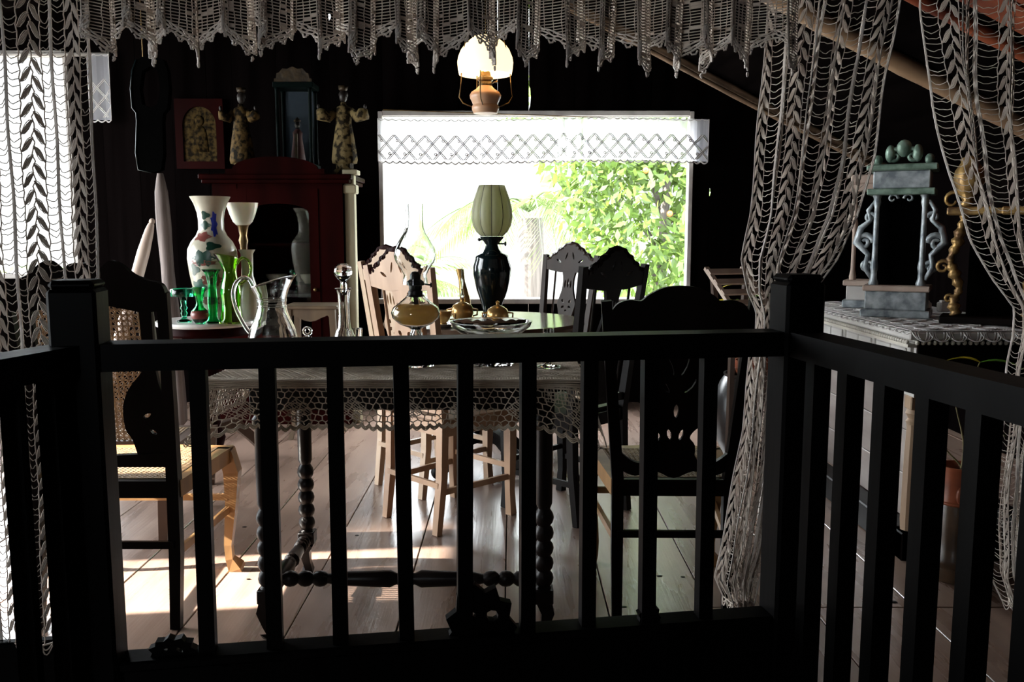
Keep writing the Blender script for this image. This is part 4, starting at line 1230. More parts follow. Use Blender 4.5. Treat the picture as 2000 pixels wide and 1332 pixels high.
lob = lambda a, i: 1 - .075 * (1 - abs(math.cos(N_ * a / 2))) ** 1.2 - .0
sp = [(.055, zf(461)), (.078, zf(452)), (.094, zf(440)), (.101, zf(425)), (.0985, zf(408)), (.088, zf(390)), (.074, zf(374)), (.063, zf(362))]
G().ring(tubewall(sp, .004), 80, wob=lob).build('glass_shade', 'frosted_shade', dl, True)
for k in range(N_):
    a = 2 * PI * (k + .5) / N_
    G().tube([(r_ * .915 * math.cos(a), r_ * .915 * math.sin(a), z_) for r_, z_ in sp], .0024, 6).build('shade_rib', 'shade_seam', dl, True)
G().ring([(.025, zf(462)), (.036, zf(440)), (.026, zf(410)), (.022, zf(372)), (.0205, zf(372)), (.0245, zf(410)), (.0345, zf(440)), (.0235, zf(462))], 20).build('chimney', 'thin_glass', dl, True, 50)

# gold lustre pieces on the round table
def gold_bowl(px, Y, r, label, spike):
    o_ = thing('sugar_bowl', label, 'bowl', (stand(px, Y, RZ + .05), Y, RZ), 0, 'gold lustre bowls on the round table')
    G().ring(wall([(r * .55, 0), (r * .6, .005), (r * .45, .012), (r * .8, .025), (r, .048), (r * .96, .070), (r * .9, .076)], .003, .006), 28).build('bowl', 'gold_luster', o_, True, 60)
    G().lathe([(r * .93, .0765), (r * .85, .086), (r * .5, .098), (r * .16, .104), (r * .12, .110), (r * .2, .118), (.0, .126)], 24).build('lid', 'gold_luster', o_, True, 60)
    for s in (-1, 1):
        G().tube([(s * r * .95, 0, .035), (s * r * 1.32, 0, .040), (s * r * 1.36, 0, .066), (s * r * .93, 0, .070)], .0045, 8).build('handle', 'gold_luster', o_, True)
    if spike:
        G().lathe([(.007, .122), (.010, .135), (.005, .15), (.004, .20), (.008, .21), (.003, .22), (.0015, .27), (0, .272)], 12).build('finial', 'clear_glass', o_, True)
gold_bowl(903, 4.26, .054, 'gold lustre lidded bowl with tall glass finial left of the black table lamp', True)
gold_bowl(972, 4.06, .052, 'squat gold lustre lidded bowl in front of the black table lamp', False)
Y = 4.40
o_ = thing('bud_vase', 'slender gold bud vase leaning beside the black table lamp', 'vase', (stand(936, Y, RZ) - .06, Y + .10, RZ))
h = zy(527, Y) - RZ
q = G().ring(wall([(.032, 0), (.034, .006), (.018, .02), (.022, .05), (.028, .09), (.022, .14), (.016, .19), (.020, h)], .003, .008), 20)
q.v = [(a - c_ / h * .042, b_, c_) for a, b_, c_ in q.v]
q.build('vase', 'gold_luster', o_, True, 60)
Y = 4.10
o_ = thing('saucer', 'white saucer under the gold cup on the round table', 'saucer', (stand(866, Y, RZ), Y, RZ))
G().lathe([(.035, 0), (.04, .003), (.072, .014), (.075, .016), (.072, .0175), (.04, .008), (0, .007)], 28).build('plate', 'dish_white', o_, True, 50)
o_ = thing('gold_cup', 'small gold lustre cup on a white saucer at the near left of the round table', 'cup', (stand(866, Y, RZ), Y, RZ + .0082))
G().ring(wall([(.018, 0), (.02, .004), (.016, .010), (.030, .028), (.038, .055), (.040, .066)], .0025, .006), 24).build('cup', 'gold_luster', o_, True, 60)
G().tube([(.036, 0, .050), (.058, 0, .052), (.056, 0, .028), (.030, 0, .024)], .0035, 8).build('handle', 'gold_luster', o_, True)

# hanging lamp, lit
Y = 4.42; x = stand(948, Y, 1.9)
zb0 = zy(224, Y)
hl_ = thing('hanging_lamp', 'lit hanging oil lamp with glowing domed shade above the round table', 'hanging lamp', (x, Y, zb0))
zf = lambda py: zy(py, Y) - zb0
G().lathe([(.03, 0), (.058, .006), (.066, zf(214)), (.066, zf(208)), (.061, zf(205)), (.064, zf(201)), (.075, zf(192)), (.077, zf(186)), (.068, zf(180)), (.045, zf(174)), (.032, zf(168))], 28).build('fount', 'pink_ceramic', hl_, True, 40)
G().lathe([(.032, zf(170)), (.034, zf(163)), (.030, zf(160)), (.038, zf(157)), (.038, zf(152)), (.028, zf(149)), (.024, zf(141)), (.01, zf(138))], 20).build('burner', 'dark_brass', hl_, True, 40)
G().tube([(.03, 0, zf(162)), (.052, -.02, zf(161))], .003, 6).ell((.055, -.02, zf(161)), .006).build('wick_knob', 'dark_brass', hl_, True)
G().ring([(.022, zf(140)), (.026, zf(128)), (.020, zf(110)), (.018, zf(60)), (.0165, zf(60)), (.0185, zf(110)), (.0245, zf(128)), (.0205, zf(140))], 18).build('chimney', 'thin_glass', hl_, True, 50)
sh_ = [(.128, zf(146)), (.133, zf(136)), (.136, zf(122)), (.132, zf(112)), (.118, zf(98)), (.096, zf(86)), (.07, zf(77)), (.056, zf(72))]
G().ring(tubewall(sh_, .004), 40).build('lamp_shade', 'lit_shade', hl_, True)
for a in (PI * .62, PI * .92, 0.15, PI * 1.45):
    c_, s_ = math.cos(a), math.sin(a)
    G().tube([(.122 * c_, .122 * s_, zf(140)), (.128 * c_, .128 * s_, zf(170)), (.134 * c_, .134 * s_, zf(188)), (.115 * c_, .115 * s_, zf(200)), (.068 * c_, .068 * s_, zf(208))], .0028, 6).build('hanger_wire', 'dark_brass', hl_, True)
for a in (PI * .5, PI * 1.17, PI * 1.83):
    c_, s_ = math.cos(a), math.sin(a)
    G().tube([(.132 * c_, .132 * s_, zf(125)), (.10 * c_, .10 * s_, zf(70)), (.0, .0, zf(-30))], .0025, 6).build('suspension_wire', 'dark_brass', hl_, True)
G().tube([(0, 0, zf(-30)), (0, 0, zroof(x) - zb0)], .004, 6).build('hanging_chain', 'dark_brass', hl_)
ld = bpy.data.lights.new('lamp_flame_light', 'POINT'); ld.energy = 1.6; ld.color = (1.0, .68, .36); ld.shadow_soft_size = .015
lo_ = bpy.data.objects.new('lamp_flame_light', ld); lo_.location = (0, 0, zf(126)); lo_.parent = hl_; col.objects.link(lo_)

# ------------------------------------------------------------------ left marble table with vases
MX, MY, MZ = -1.53, 4.42, .765
mt = thing('marble_table', 'small round pedestal table with white marble top at the left', 'table', (MX, MY, 0))
G().lathe([(.22, MZ - .026), (.25, MZ - .022), (.255, MZ - .012), (.25, MZ), (0, MZ)], 40).build('marble_top', 'marble', mt, True, 30)
G().lathe([(.22, MZ - .07), (.225, MZ - .06), (.22, MZ - .0265)], 32).build('apron', 'red_wood', mt, True, 30)
G().lathe([(.05, .12), (.06, .16), (.04, .22), (.035, .42), (.055, .50), (.07, .56), (.045, .62), (.08, MZ - .071)], 18).build('pedestal', 'red_wood', mt, True, 40)
for k in range(3):
    a = -PI / 2.4 + k * 2 * PI / 3; c_, s_ = math.cos(a), math.sin(a)
    G().sweep([(.02 * c_, .02 * s_, .20), (.12 * c_, .12 * s_, .22), (.22 * c_, .22 * s_, .12), (.30 * c_, .30 * s_, .02), (.33 * c_, .33 * s_, .014)], [.05, .05, .045, .04, .04], [.06, .055, .045, .03, .028], ref=(-s_, c_, 0)).build('foot', 'mid_wood', mt)

Y = 4.44; x = stand(420, Y, MZ)
zf = lambda py: zy(py, Y) - MZ
vs_ = thing('porcelain_vase', 'large cream porcelain vase with painted flowers on the marble table', 'vase', (x, Y, MZ))
vp = [(.075, 0), (.08, .008), (.082, .06), (.095, zf(570)), (.112, zf(535)), (.121, zf(505)), (.118, zf(487)), (.100, zf(472)), (.075, zf(460)), (.062, zf(448)), (.061, zf(430)), (.066, zf(415)), (.080, zf(398)), (.096, zf(386)), (.098, zf(384))]
G().ring(wall(vp, .004, .01), 40).build('body', 'porcelain', vs_, True, 60)
def on_vase(prof, a, z, off=.0015):
    zs = [p[1] for p in prof]; rs = [p[0] for p in prof]
    r_ = float(np.interp(z, zs, rs)) + off
    return Vector((r_ * math.cos(a), r_ * math.sin(a), z))
def decal(parent, prof, a0, z0, wa, hz, m, name, lobes=5, rot=0):
    """painted patch following the vase wall"""
    wa *= 1.45; hz *= 1.35
    q = G(); n = 16; ctr = on_vase(prof, a0, z0); pts = []
    for ring_ in (.5, 1.0):
        for k in range(n):
            t = 2 * PI * k / n; rr_ = ring_ * (1 + (.28 * math.cos(lobes * t) if ring_ == 1.0 else 0))
            pts.append(on_vase(prof, a0 + wa * rr_ * math.cos(t + rot), z0 + hz * rr_ * math.sin(t + rot)))
    fs = [(0, 1 + k, 1 + (k + 1) % n) for k in range(n)] + [(1 + k, 1 + n + k, 1 + n + (k + 1) % n, 1 + (k + 1) % n) for k in range(n)]
    q.add([ctr] + pts, fs); q.build(name, m, parent, True)
F_ = -PI / 2
for a, py, wa, hz, m, nm, lb in ((F_ - .05, 503, .30, .028, 'vase_green', 'painted_flower', 6), (F_ + .0, 512, .52, .010, 'vase_red', 'painted_branch', 3), (F_ - .25, 462, .35, .016, 'vase_red', 'painted_branch', 5),
                            (F_ + .35, 480, .22, .014, 'vase_green', 'painted_leaf', 3), (F_ - .15, 440, .28, .014, 'vase_green', 'painted_leaf', 4), (F_ - .1, 421, .22, .014, 'vase_green', 'painted_leaf', 3),
                            (F_ + .55, 438, .16, .045, 'vase_blue', 'painted_flower', 7), (F_ + .3, 545, .35, .02, 'vase_red', 'painted_branch', 5), (F_ - .4, 560, .28, .03, 'vase_green', 'painted_leaf', 5),
                            (F_ + .1, 585, .45, .014, 'vase_red', 'painted_branch', 7), (F_ - .5, 525, .15, .02, 'vase_green', 'painted_leaf', 3)):
    decal(vs_, vp, a, zf(py), wa, hz, m, nm, lb)

Y = 4.60; x = stand(481, Y, MZ)
zf = lambda py: zy(py, Y) - MZ
o_ = thing('torchere_lamp', 'brass lamp with upturned white bell shade behind the porcelain vase', 'lamp', (x, Y, MZ))
G().lathe([(.05, 0), (.05, .01), (.02, .03), (.014, .10), (.02, .16), (.015, zf(520)), (.018, zf(480)), (.024, zf(470)), (.018, zf(460)), (.026, zf(443)), (.034, zf(438))], 18).build('stem', 'dark_brass', o_, True, 40)
G().ring(tubewall([(.032, zf(440)), (.05, zf(433)), (.066, zf(418)), (.077, zf(404)), (.081, zf(396))], .003), 32).build('bell_shade', 'milk_glass', o_, True, 60)

Y = 4.52; x = stand(483, Y, MZ)
zf = lambda py: zy(py, Y) - MZ
o_ = thing('cream_vase', 'small cream vase with flared lip behind the lime glass jug', 'vase', (x + .028, Y - .06, MZ))
G().ring(wall([(.035, 0), (.04, .01), (.05, .06), (.052, .12), (.04, .18), (.028, .22), (.030, zf(495)), (.042, zf(487))], .003, .008), 26).build('body', 'porcelain', o_, True, 60)

Y = 4.26; x = stand(453, Y, MZ)
zf = lambda py: zy(py, Y) - MZ
o_ = thing('lime_glass_jug', 'tall lime green glass jug with round handle on the marble table', 'jug', (x, Y, MZ))
q = G().ring(wall([(.058, 0), (.060, .004), (.052, .03), (.045, .08), (.047, .12), (.050, .155), (.044, .19), (.034, .225), (.030, .255), (.034, .285), (.042, zf(500))], .003, .008), 30)
q.v = [(a - (max(0, c_ - .25) / .06) * max(0, -a) * .7, b_, c_ + (max(0, c_ - .25) / .06) * -a * .25) for a, b_, c_ in q.v]
q.build('body', 'lime_glass', o_, True, 60)
G().tube([(a, 0, b_) for a, b_ in arc([(.034, .285), (.06, .315), (.092, .30), (.103, .265), (.09, .225), (.062, .195), (.046, .19)], 4)], .0068, 10).build('handle', 'lime_glass', o_, True)
Y = 4.27; x = stand(417, Y, MZ)
o_ = thing('ruffled_vase', 'slim green glass vase with ruffled mouth on the marble table', 'vase', (x, Y, MZ))
zf = lambda py: zy(py, Y) - MZ
hh = zf(526)
G().ring(wall([(.030, 0), (.034, .005), (.024, .02), (.022, .06), (.026, .10), (.022, .15), (.020, .19), (.030, hh - .02), (.046, hh)], .003, .008), 40,
         wob=lambda a, i: 1 + (.10 * math.cos(8 * a) if 8 <= i <= 11 else .03 * math.cos(8 * a) * (1 if 2 < i < 15 else 0))).build('body', 'green_glass', o_, True, 70)
Y = 4.22; x = stand(391, Y, MZ)
o_ = thing('bulb_vase', 'squat dark red and green glass bud vase, shortest on the marble table', 'vase', (x, Y, MZ))
hh = zy(561, Y) - MZ
G().ring(wall([(.022, 0), (.024, .004), (.034, .018), (.041, .042), (.036, .064), (.020, .082), (.015, .10), (.018, .12), (.032, hh)], .003, .008), 28, wob=lambda a, i: 1 + (.06 * math.cos(9 * a) if 8 <= i <= 11 else 0)).build('body', 'green_glass', o_, True, 70)
G().lathe([(.030, .014), (.042, .036), (.0425, .046), (.037, .064)], 24).build('painted_band', 'vase_red', o_, True)
Y = 4.32; x = stand(360, Y, MZ)
o_ = thing('emerald_stand', 'small emerald glass footed stand at the left of the marble table', 'glass stand', (x, Y, MZ))
hh = zy(563, Y) - MZ
G().lathe([(.036, 0), (.036, .006), (.016, .014), (.011, .03), (.017, .042), (.010, .055), (.018, .068), (.012, .082), (.02, hh - .042), (.03, hh - .040)], 20).build('stem', 'emerald_glass', o_, True)
G().lathe([(.055, hh - .040), (.058, hh - .036), (.058, hh - .004), (.052, hh), (0, hh - .002)], 26, wob=lambda a, i: 1 + .03 * math.cos(12 * a)).build('dish', 'emerald_glass', o_, True)

# weathered timber post and leaning pestle near the left wall boards
x = stand(334, 5.0, 1.0)
q = G()
path = []; rs_ = []
for i in range(16):
    t = i / 15; z = 1.53 * t
    path.append((.012 * math.sin(5 * t) - .025 * t, .006 * math.sin(9 * t), z)); rs_.append((.046 - .010 * t if t < .96 else .036 * (1 - (t - .96) * 12)) * (1 + .10 * math.sin(17 * t)))
q.tube(path, rs_, 9)
tag(q.build('timber_post', 'grey_post', None, True, 50, (x, 5.0, 0)), 'pale weathered timber post standing behind the marble table', 'post')
p_t = at(298, 428, 4.9); p_b = at(262, 560, 4.75)
d_ = (p_t - p_b).normalized(); base = p_b + d_ * ((0.0 - p_b.z) / d_.z)
q = thing('wooden_pestle', 'long pale wooden pestle leaning in the corner left of the timber post', 'pestle', tuple(base))
Lp = (p_t - base).length
rot = d_.to_track_quat('Z', 'Y').to_matrix().to_4x4()
G().lathe([(.02, .008), (.026, .03), (.03, .3), (.034, Lp * .6), (.033, Lp * .86), (.024, Lp * .95), (.016, Lp - .03)], 14).xf(rot).build('shaft', 'pinkish_wood', q, True, 40)
G().ell((0, 0, Lp - .014), (.016, .016, .018)).xf(rot).build('knob', 'pinkish_wood', q, True)

# dark carved board hung high on the left
c0 = at(268, 225, 5.1)
o_ = thing('hanging_carving', 'tall dark carved board with rim imitating a lit left edge hanging between lace and icon', 'carving', tuple(at(290, 330, 5.1)))
def px_out(pts, Y, o): 
    return [((at(a, b_, Y) - o).x, (at(a, b_, Y) - o).z) for a, b_ in pts]
oo = at(290, 330, 5.1)
out = px_out([(270, 118), (262, 140), (259, 175), (262, 212), (270, 222), (271, 238), (269, 300), (274, 332), (300, 338), (318, 332), (322, 300), (320, 238), (322, 222), (330, 212), (333, 175), (330, 140), (322, 118), (296, 108)], 5.1, oo)
G().plate(out, [px_out([(281, 140), (276, 175), (281, 205), (296, 212), (311, 205), (316, 175), (311, 140), (296, 132)], 5.1, oo)], t=.05).build('panel', 'board_dark', o_)
q = G(); rim = [(a, -.027, b_) for a, b_ in out]; q.tube(rim[:9], .005, 6); q.build('lit_edge_rim', 'black_ceramic', o_, True)  # rim runs along the left side only, imitating light on that edge
G().tube([(.0, 0, .62), (.0, .0, zroof(oo.x) - oo.z - .0)], .004, 6).build('hanging_cord', 'dark_brass', o_)

# ------------------------------------------------------------------ red cabinet with saints
CX, CY0, CY1 = -1.44, 5.48, 5.92
cab = thing('display_cabinet', 'tall dark red wooden display cabinet with arched cornice and glazed door', 'cabinet', (CX, (CY0 + CY1) / 2, 0))
hw, dy = .40, (CY1 - CY0) / 2
ztop = 1.50
q = G().box(-hw, -hw + .03, -dy, dy, .08, ztop).box(hw - .03, hw, -dy, dy, .08, ztop).box(-hw, hw, dy - .02, dy, .08, ztop).box(-hw, hw, -dy, dy, .08, .12).box(-hw, hw, -dy, dy, ztop - .03, ztop)
q.build('body', 'red_wood', cab)
G().box(-hw - .03, hw + .03, -dy - .03, dy, 0, .085, .006).build('plinth', 'red_wood', cab)
G().box(-hw - .05, hw + .05, -dy - .05, dy + .01, ztop, ztop + .025, .005).box(-hw - .065, hw + .065, -dy - .065, dy + .01, ztop + .025, ztop + .055, .006).build('cornice', 'red_wood', cab)
# door: two stiles, rails, glass pane
DX0, DX1 = -.25, .25
y_ = -dy - .004
G().box(-hw, DX0, y_, y_ + .03, .12, ztop - .002).build('side_panel', 'red_wood', cab)
G().box(DX1, hw, y_, y_ + .03, .12, ztop - .002).build('side_panel', 'red_wood', cab)
d = G().box(DX0 + .002, DX0 + .06, y_ - .006, y_ + .022, .13, ztop - .03).build('door_frame', 'red_wood', cab)
arch = [(DX1 - .06 - .002, 1.30)] + [((DX1 - .06) * math.cos(PI * k / 10), 1.32 + .06 * math.sin(PI * k / 10)) for k in range(11)] + [(DX0 + .062, 1.30)]
G().box(DX1 - .06, DX1 - .002, y_ - .006, y_ + .022, .13, ztop - .03).build('stile', 'red_wood', d)
G().box(DX0 + .06, DX1 - .06, y_ - .006, y_ + .022, .13, .56).build('lower_panel', 'red_wood', d)
G().plate([(DX0 + .06, ztop - .03), (DX0 + .06, 1.30)] + arch[::-1][1:-1] + [(DX1 - .06, 1.30), (DX1 - .06, ztop - .03)], t=.026, fn=lambda v: Vector((v.x, v.y + y_ + .008, v.z))).build('arched_rail', 'red_wood', d)
G().box(DX0 + .06, DX1 - .06, y_ + .004, y_ + .008, .56, 1.40).build('glass_pane', 'thin_glass', d)
G().ell((DX1 - .03, y_ - .016, .85), .012).build('knob', 'dark_brass', d, True)
for zs in (.60, .86, 1.12): G().box(-hw + .03, hw - .03, -dy + .04, dy - .02, zs, zs + .015).build('shelf', 'red_wood', cab)
# arched crest on the cornice
hc = [(-.30, 0), (-.30, .03)] + [(.26 * math.cos(PI - PI * k / 12), .03 + .075 * math.sin(PI * k / 12)) for k in range(13)] + [(.30, .03), (.30, 0)]
G().plate(hc, t=.04, fn=lambda v: Vector((v.x, v.y - dy - .03, v.z + ztop + .055))).build('arched_crest', 'red_wood', cab)
# pale pilaster at its right side
q = G().box(hw + .006, hw + .066, -dy + .02, -dy + .10, .0, ztop + .056, .006); q.box(hw - .0, hw + .09, -dy - .0, -dy + .12, ztop + .056, ztop + .085, .004).box(hw + .0, hw + .08, -dy + .008, -dy + .112, ztop - .06, ztop - .005, .006).box(hw + .0, hw + .078, -dy + .01, -dy + .11, 0, .10, .005)
q.build('pilaster', 'pale_pilaster', cab)
# bowls on the cabinet shelves
for k, (dx, zs, r) in enumerate(((-.08, .875, .07), (.12, .875, .05))):
    o_ = tag(G().ring(wall([(r * .4, 0), (r * .45, .005), (r * .9, .04), (r, .06)], .003, .006), 20).build('china_bowl', 'porcelain', None, True, 60, (CX + dx, 5.70, zs)),
             ('larger' if k == 0 else 'smaller') + ' china bowl on the shelf inside the red cabinet', 'bowl', 'bowls in the cabinet')

TOPZ = ztop + .055
def saint(px, Y, zbase, ztop_, label, robe, flare, lean=0.0):
    h = ztop_ - zbase
    o_ = thing('saint_statue', label, 'statue', (stand(px, Y, (zbase + ztop_) / 2), Y, zbase), 0, 'saint statues on the cabinet')
    k = h / .5
    G().lathe([(.060 * k, 0), (.064 * k, .012 * k), (.064 * k, .03 * k), (.05 * k, .04 * k), (.05 * k, .062 * k), (.056 * k, .068 * k)], 8).build('pedestal', 'robe_cream', o_)
    G().lathe([(.066 * k, .068 * k), (.070 * k, .09 * k), (.062 * k, .16 * k), (.052 * k, .23 * k), (.042 * k, .29 * k), (.046 * k, .33 * k), (.050 * k, .36 * k), (.036 * k, .385 * k), (.016 * k, .395 * k), (.015 * k, .41 * k)], 24,
              wob=lambda a, i: 1 + .07 * math.cos(9 * a + i * .3) * (1 if i < 5 else 0), sy=.75).build('robe', robe, o_, True)
    G().ell((lean, -.004, .44 * k), (.024 * k, .026 * k, .032 * k)).ell((lean, .004, .452 * k), (.027 * k, .027 * k, .026 * k)).build('head', 'statue_skin', o_, True)
    G().lathe([(.012 * k, .472 * k), (.024 * k, .478 * k), (.027 * k, .50 * k), (.018 * k, .494 * k), (.0, .50 * k)], 10, (lean, 0, 0), wob=lambda a, i: 1 + .12 * math.cos(5 * a) * (i > 1)).build('crown', 'old_gilt', o_, True)
    for s in (-1, 1):
        p = [(s * .040 * k, 0, .365 * k), (s * (.062 + flare) * k, -.02 * k, .325 * k), (s * (.085 + flare * 2) * k, -.045 * k, .34 * k), (s * (.095 + flare * 2.2) * k, -.055 * k, .365 * k)]
        G().tube(p, [.020 * k, (.024 + flare * .35) * k, (.030 + flare * .6) * k, .012 * k], 10).build('sleeve', robe, o_, True)
        G().ell((p[3][0] - s * .004 * k, p[3][1], p[3][2] + .014 * k), (.009 * k, .009 * k, .014 * k)).build('hand', 'statue_skin', o_, True)
saint(672, 5.60, TOPZ, zy(168, 5.60), 'cream robed saint statue with spread sleeves at the right end of the red cabinet', 'robe_cream', .018)
saint(472, 5.60, TOPZ, zy(172, 5.60), 'gold robed saint statue at the left end of the red cabinet', 'robe_gold', .004, .006)
# glazed shrine between the statues
Y = 5.70; x = stand(580, Y, 1.9); zs0 = TOPZ; zs1 = zy(148, Y)
sr = thing('glass_shrine', 'small dark green glazed shrine holding a figure, between the two saint statues', 'shrine', (x, Y, zs0))
H_ = zs1 - zs0; w_ = .115
G().box(-w_ - .02, w_ + .02, -.10, .10, 0, .03, .004).box(-w_ - .01, w_ + .01, -.09, .09, .03, .075, .004).build('base', 'dark_green_wood', sr)
for sx in (-1, 1):
    for sy in (-1, 1): G().lathe([(.013, .075), (.016, .09), (.011, .12), (.012, H_ - .10), (.016, H_ - .085)], 8, (sx * (w_ - .012), sy * .075, 0)).build('corner_post', 'dark_green_wood', sr, True)
G().box(-w_ - .01, w_ + .01, -.09, .09, H_ - .085, H_ - .05, .004).build('roof_slab', 'dark_green_wood', sr)
pts = [(-w_, 0), (-w_, .02)] + [(w_ * .9 * math.cos(PI - PI * k / 10), .02 + .06 * math.sin(PI * k / 10) + .012 * (k % 2)) for k in range(11)] + [(w_, .02), (w_, 0)]
G().plate(pts, t=.02, fn=lambda v: Vector((v.x, v.y - .075, v.z + H_ - .05))).build('carved_crest', 'old_gilt', sr)
G().box(-w_ + .02, w_ - .02, -.078, -.075, .078, H_ - .087).build('glass_pane', 'thin_glass', sr)
G().box(-w_ + .005, w_ - .005, .078, .084, .075, H_ - .085).build('back_panel', 'blue_cloth', sr)
q = thing('shrine_figure', 'tiny red and gold robed figure inside the glazed shrine', 'statue', (x, Y + .01, zs0 + .0752))
G().lathe([(.05, 0), (.048, .02), (.038, .10), (.028, .17), (.032, .20), (.012, .225)], 16).build('robe', 'red_cloth', q, True)
G().ell((0, 0, .25), (.018, .018, .026)).build('head', 'statue_skin', q, True)
G().lathe([(.02, .268), (.024, .275), (.0, .30)], 10).build('crown', 'old_gilt', q, True)
G().box(-.008, .008, -.052, -.03, .02, .19).build('sash', 'old_gilt', q)

# framed icon on the far wall
c0 = at(391, 262, WALL_Y - .03)
o_ = thing('framed_icon', 'arched gold icon in a dark red frame on the far wall', 'framed picture', tuple(c0))
W2, H2 = .165, .235
arch_o = [(-W2, -H2), (W2, -H2), (W2, H2), (-W2, H2)]
ia = .115
inner = [(-ia, -H2 + .05), (ia, -H2 + .05)] + [(ia * math.cos(PI * k / 10), .06 + .125 * math.sin(PI * k / 10)) for k in range(11)]
G().plate(arch_o, [inner[::-1]], t=.03).build('frame', 'red_wood', o_)
G().plate(inner, t=.012, fn=lambda v: Vector((v.x, v.y + .006, v.z))).build('icon_relief', 'icon_gold', o_)
G().ell((0, -.003, .09), (.03, .012, .036)).lathe([(.058, -.12), (.05, -.02), (.04, .03), (.02, .055)], 14, (0, .0, 0), sy=.25).build('figure_relief', 'icon_gold', o_, True)

# small pale side table before the cabinet
st = thing('side_table', 'small pale wooden side table with curved apron in front of the red cabinet', 'table', (-1.16, 5.16, 0))
G().box(-.16, .16, -.14, .14, .765, .785, .005).build('tabletop', 'small_table_wood', st)
apr = [(-.13, .765), (.13, .765), (.13, .70)] + [(.13 - .26 * k / 8, .715 + .022 * math.sin(PI * k / 4 + PI / 2)) for k in range(1, 8)] + [(-.13, .70)]
for yy in (-.115, .115): G().plate(apr[::-1], t=.014, fn=lambda v: Vector((v.x, v.y + yy, v.z))).build('apron', 'small_table_wood', st)
for sx in (-1, 1):
    for sy in (-1, 1):
        G().sweep([(sx * .125, sy * .11, .765), (sx * .132, sy * .116, .62), (sx * .122, sy * .106, .3), (sx * .118, sy * .102, .06), (sx * .135, sy * .118, 0)], [.036, .034, .024, .018, .03], [.036, .034, .024, .018, .03], ref=(1, 0, 0)).build('leg', 'small_table_wood', st)

# ------------------------------------------------------------------ sideboard at the right
SX0, SX1, SY0, SY1, SZ = 1.43, 2.02, 3.12, 4.42, .85
sb = thing('sideboard', 'long grey carved sideboard with beaded edge along the right wall', 'sideboard', ((SX0 + SX1) / 2, (SY0 + SY1) / 2, 0))
sx_, sy_ = (SX0 + SX1) / 2, (SY0 + SY1) / 2
def sbox(x0, x1, y0, y1, z0, z1, bev=0): return G().box(x0 - sx_, x1 - sx_, y0 - sy_, y1 - sy_, z0, z1, bev)
sbox(SX0 - .02, SX1, SY0 - .02, SY1 + .02, SZ - .028, SZ, .005).build('top', 'grey_console', sb)
sbox(SX0 + .02, SX1, SY0 + .01, SY1, SZ - .24, SZ - .028).build('drawer_case', 'grey_console', sb)
sbox(SX0 + .02, SX1, SY0 - .004, SY0 + .009, SZ - .24, SZ - .03).build('shade_panel', 'dark_wood', sb)  # dark sheet over the grey end, shade put into its colour
# drawers face the room
nd = 4; dl_ = (SY1 - SY0 - .06) / nd
for k in range(nd):
    y0 = SY0 + .03 + k * dl_; y1 = y0 + dl_ - .014
    d = sbox(SX0 + .004, SX0 + .022, y0, y1, SZ - .225, SZ - .05, .004).build('drawer', 'grey_console', sb)
    for j in range(2):
        ya = y0 + .02 + j * (y1 - y0 - .03) / 2; yb_ = ya + (y1 - y0 - .05) / 2
        q = sbox(SX0 - .004, SX0 + .006, ya, yb_, SZ - .105, SZ - .065, .004); q.build('raised_panel', 'grey_console', d)
        q = G()
        for s in (-1, 1):
            yc = (ya + yb_) / 2 - sy_
            q.tube([(SX0 - .001 - sx_, yc + s * (.01 + .035 * math.sin(t * PI / 8)), SZ - .115 - .095 * t / 8) for t in range(9)], .0018, 5)
        q.build('carved_line', 'brown_wood', d, True)
    yk = (y0 + y1) / 2
    q = G().ell((SX0 - .016 - sx_, yk - sy_, SZ - .14), (.016, .012, .012)); q.build('knob', 'dark_brass', d, True)
# beaded strip under the top edge
q = G(); n = 64
for k in range(n): q.ell((SX0 - .016 - sx_, SY0 + (SY1 - SY0) * (k + .5) / n - sy_, SZ - .038), .0085, 6, 5)
n2 = 28
for k in range(n2): q.ell((SX0 + (SX1 - SX0) * (k + .5) / n2 - sx_, SY0 - .014 - sy_, SZ - .038), .0085, 6, 5)
tag(q.build('beading', 'bead_white', sb, True), kind='stuff')
sbox(SX0 - .012, SX0 + .02, SY0 + .01, SY1 - .01, SZ - .058, SZ - .047).build('edge_moulding', 'bead_white', sb)
# legs, plinth, back boards
for yy in (SY0 + .05, SY1 - .05):
    for xx in (SX0 + .045, SX1 - .05):
        q = G(); c_ = (xx - sx_, yy - sy_, 0)
        q.box(c_[0] - .028, c_[0] + .028, c_[1] - .028, c_[1] + .028, .56, SZ - .24, .004)
        q.lathe([(.026, .50), (.03, .515), (.022, .525), (.032, .545), (.026, .562)], 14, c_).lathe([(.030, .105), (.033, .14), (.030, .40), (.026, .49), (.028, .502)], 8, c_)
        q.build('leg', 'leg_wood', sb, True, 35)
q = sbox(SX0 - .0, SX0 + .09, SY0, SY1, 0.0, .105, .005); q.box(SX1 - .09 - sx_, SX1 - sx_, SY0 - sy_, SY1 - sy_, 0, .105, .005).box(SX0 + .0 - sx_, SX1 - sx_, SY0 - sy_, SY0 + .09 - sy_, 0, .105, .005)
q.build('plinth', 'dark_wood', sb)
for k in range(3):
    z0 = .105 + k * .17
    sbox(SX0 + .092, SX0 + .112, SY0 + .12, SY1 - .03, z0, z0 + .167, .003).build('panel_board', 'panel_wood', sb)
